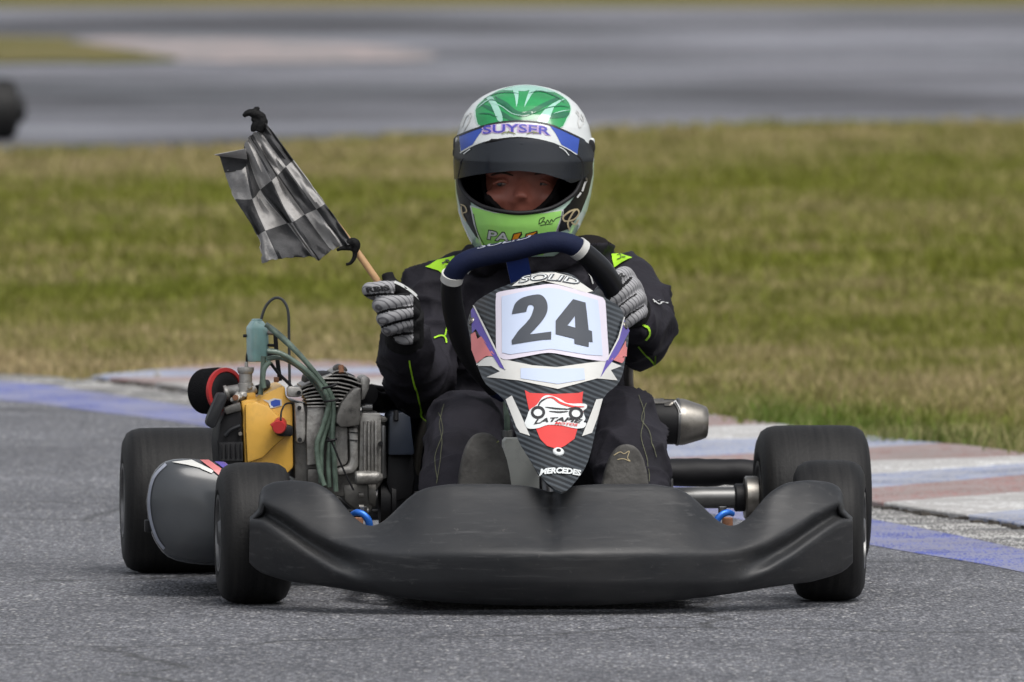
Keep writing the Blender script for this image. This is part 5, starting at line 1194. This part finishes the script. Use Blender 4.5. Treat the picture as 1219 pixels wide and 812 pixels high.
fl = [((712, 353, .285), (720, 343, .262), (733, 332, .262), (744, 326, .29), (750, 338, .36), 0.0140),
      ((720, 364, .285), (729, 357, .262), (744, 345, .262), (753, 339, .29), (757, 350, .36), 0.0142),
      ((730, 376, .285), (738, 370, .265), (752, 359, .265), (760, 354, .295), (760, 362, .36), 0.0138),
      ((738, 388, .295), (745, 384, .275), (757, 375, .275), (763, 370, .305), (760, 374, .36), 0.0126)]
for a, b_, c, d, e, r_ in fl: gs.append(finger([a, b_, c, d, e], [r_ * 0.9, r_ * 0.98, r_, r_ * 1.05, r_ * 1.25]))
gs.append(finger([(748, 362, .39), (735, 350, .385), (722, 338, .375)], [0.017, 0.0135, 0.0115]))
strips2 = [((718, 360), (733, 349), (751, 331)), ((728, 373), (742, 361), (757, 350)), ((737, 385), (750, 374), (766, 364)), ((744, 396), (756, 387), (768, 379))]
def bt2(x, y, c, n):
    if c.y > 0.37: return True
    if dseg(x, y, strips2[0]) < 1.9: return True
    return min(dseg(x, y, s_) for s_ in strips2[1:]) < 1.0
g2 = glove(gs, None, bt2); GB2 = bvh_of(g2)
lettering('glove_lettering', 'ACER', (719, 351), (745, 328), 6.4, GB2, M['ink'], g2, 0.0012, 0.04, 0.1)

# ================================================================== THE FLAG
flag = root_empty('checkered_flag', 'small worn black and white checkered flag on a wooden stick', 'flag')
F4 = T(250, 120, 4.058)
NODE = [[(262, 95), (402, 288), (557, 497), (690, 690)], [(238, 140), (367, 318), (514, 524), (645, 702)], [(205, 160), (326, 360), (458, 550), (585, 722)],
        [(186, 178), (297, 386), (397, 588), (525, 770)], [(166, 215), (243, 430), (372, 592), (492, 752)], [(172, 320), (204, 474), (268, 628), (330, 762)], [(66, 338), (118, 474), (232, 650), (248, 785)]]
DEP = [0.0, 0.0, 0.012, -0.012, 0.018, -0.006, 0.035]
def fyb(i, j): return 0.50 - 0.032 * i + DEP[j] + 0.01 * math.sin(i * 2.1 + j)
sub = 8; grid = []
colsP = [[Vector((*F4(NODE[j][i])[0], fyb(i, j))) for i in range(4)] for j in range(7)]
cols_f = [catmull(c, sub) for c in colsP]                               # 25 points along the stick per column
for r_i in range(3 * sub + 1): grid.append(catmull([cols_f[j][r_i] for j in range(7)], sub))
nc = len(grid[0]); vs = []
for a, row in enumerate(grid):
    for b_, p in enumerate(row):
        edge = (b_ == nc - 1) or (a == len(grid) - 1) or (a == 0)
        if edge and b_ > 6: p = p + Vector((random.uniform(-1.2, 1.2), random.uniform(-1.2, 1.2), 0))
        vs.append(K(p.x, p.y, p.z + 0.018 * noise.noise(Vector((a * 0.22, b_ * 0.30, 2.0))) + 0.009 * noise.noise(Vector((a * 0.5 + b_ * 0.4, b_ * 0.5, 7.0)))))
fs = [[a * nc + b_, a * nc + b_ + 1, (a + 1) * nc + b_ + 1, (a + 1) * nc + b_] for a in range(len(grid) - 1) for b_ in range(nc - 1)]
mi = [((a // sub) + (b_ // sub)) % 2 for a in range(len(grid) - 1) for b_ in range(nc - 1)]
# turned-up corner
e0 = len(vs); flap = [[F4((70, 345))[0], F4((182, 326))[0]], [F4((46, 268))[0], F4((180, 300))[0]], [F4((22, 262))[0], F4((172, 232))[0]]]
for a in range(9):
    t = a / 8 * 2; k = min(1, int(t)); u = t - k
    for b_ in range(7):
        s_ = b_ / 6; l_ = Vector(flap[k][0]).lerp(Vector(flap[k + 1][0]), u); r_ = Vector(flap[k][1]).lerp(Vector(flap[k + 1][1]), u); p = l_.lerp(r_, s_)
        vs.append(K(p.x, p.y, fyb(0, 5) + 0.035 * (1 - s_) + 0.02 * math.sin(a * 0.6)))
for a in range(8):
    for b_ in range(6):
        fs.append([e0 + a * 7 + b_, e0 + a * 7 + b_ + 1, e0 + (a + 1) * 7 + b_ + 1, e0 + (a + 1) * 7 + b_]); mi.append(0 if (a < 5) else 1)
cloth = from_vf('cloth', vs, fs, M['flag_dark'], flag); cloth.data.materials.append(M['flag_light']); cloth.data.polygons.foreach_set('material_index', mi)
md = cloth.modifiers.new('s', 'SOLIDIFY'); md.thickness = 0.0012; apply_mods(cloth); smooth_all(cloth, 80)
pt, pb = K(*F4((222, 66))[0], 0.525), K(476, 372, 0.408)
pm = K(421, 294.5, 0.425)
from_vf('stick', *tube([pt, K(*F4((455, 388))[0], 0.485), pm, K(447, 331, 0.411), pb], [0.0055, 0.006, 0.0066, 0.0068, 0.0068], 12, 5), M['wood'], flag)
k0 = lambda u, v, d=0.50: K(*F4((u, v))[0], d)
b = fuse('tape_knot', [tube([k0(262, 85), k0(250, 110), k0(232, 150)], [0.0085, 0.011, 0.0085], 12, 4), tube([k0(160, 75), k0(185, 58), k0(215, 62), k0(250, 80), k0(240, 100), k0(200, 85)], [0.004, 0.0065, 0.0085, 0.009, 0.008, 0.004], 12, 4), tube([k0(212, 62), k0(222, 38), k0(238, 42)], 0.0045, 10, 3), tube([k0(205, 150), k0(215, 120), k0(245, 110)], [0.004, 0.007, 0.008], 10, 3)], 0.002, flag, 2)
b.data.materials.append(M['tape']); smooth_all(b, 180)
k1 = lambda u, v, d=0.405: K(*F4((u, v))[0], d)
b = fuse('tape_tie', [tube([k1(655, 700), k1(685, 682), k1(705, 695), k1(700, 730)], [0.006, 0.0085, 0.009, 0.006], 12, 4), tube([k1(612, 722), k1(640, 712), k1(680, 710)], [0.003, 0.0045, 0.006], 10, 4), tube([k1(700, 715), k1(698, 755), k1(678, 785), k1(656, 790)], [0.005, 0.0045, 0.0035, 0.003], 10, 4)], 0.0018, flag, 2)
b.data.materials.append(M['tape']); smooth_all(b, 180)

# ================================================================== ANOTHER KART, only its rear wheel in the picture
def copy_tree(o, parent=None):
    c = o.copy(); COL.objects.link(c); c.parent = parent
    for ch in list(o.children): copy_tree(ch, c)
    return c
other = copy_tree(kart)
wl = G(6, 167); ang = R(180 + 14)
rw = Matrix.Rotation(ang, 3, 'Z') @ Vector((tyres[2].data.vertices[0].co.x * 0 - 0.60, 1.04, 0))
other.matrix_world = Matrix.Translation((wl.x - rw.x - 0.07, wl.y - rw.y, 0)) @ Matrix.Rotation(ang, 4, 'Z')
tag(other, 'another kart on the far track, only its black rear wheel in view', 'go-kart')

from_vf('hub_cap', *lathe([(0.0, 0.062), (0.11, 0.062), (0.142, 0.058), (0.146, 0.05), (0.146, 0.02)], (tyres[2].data.vertices[0].co.x * 0 + kx(144, 1.04) + 0.108, 1.04, RR_), (-1, 0, 0), 28), M['black'], other)
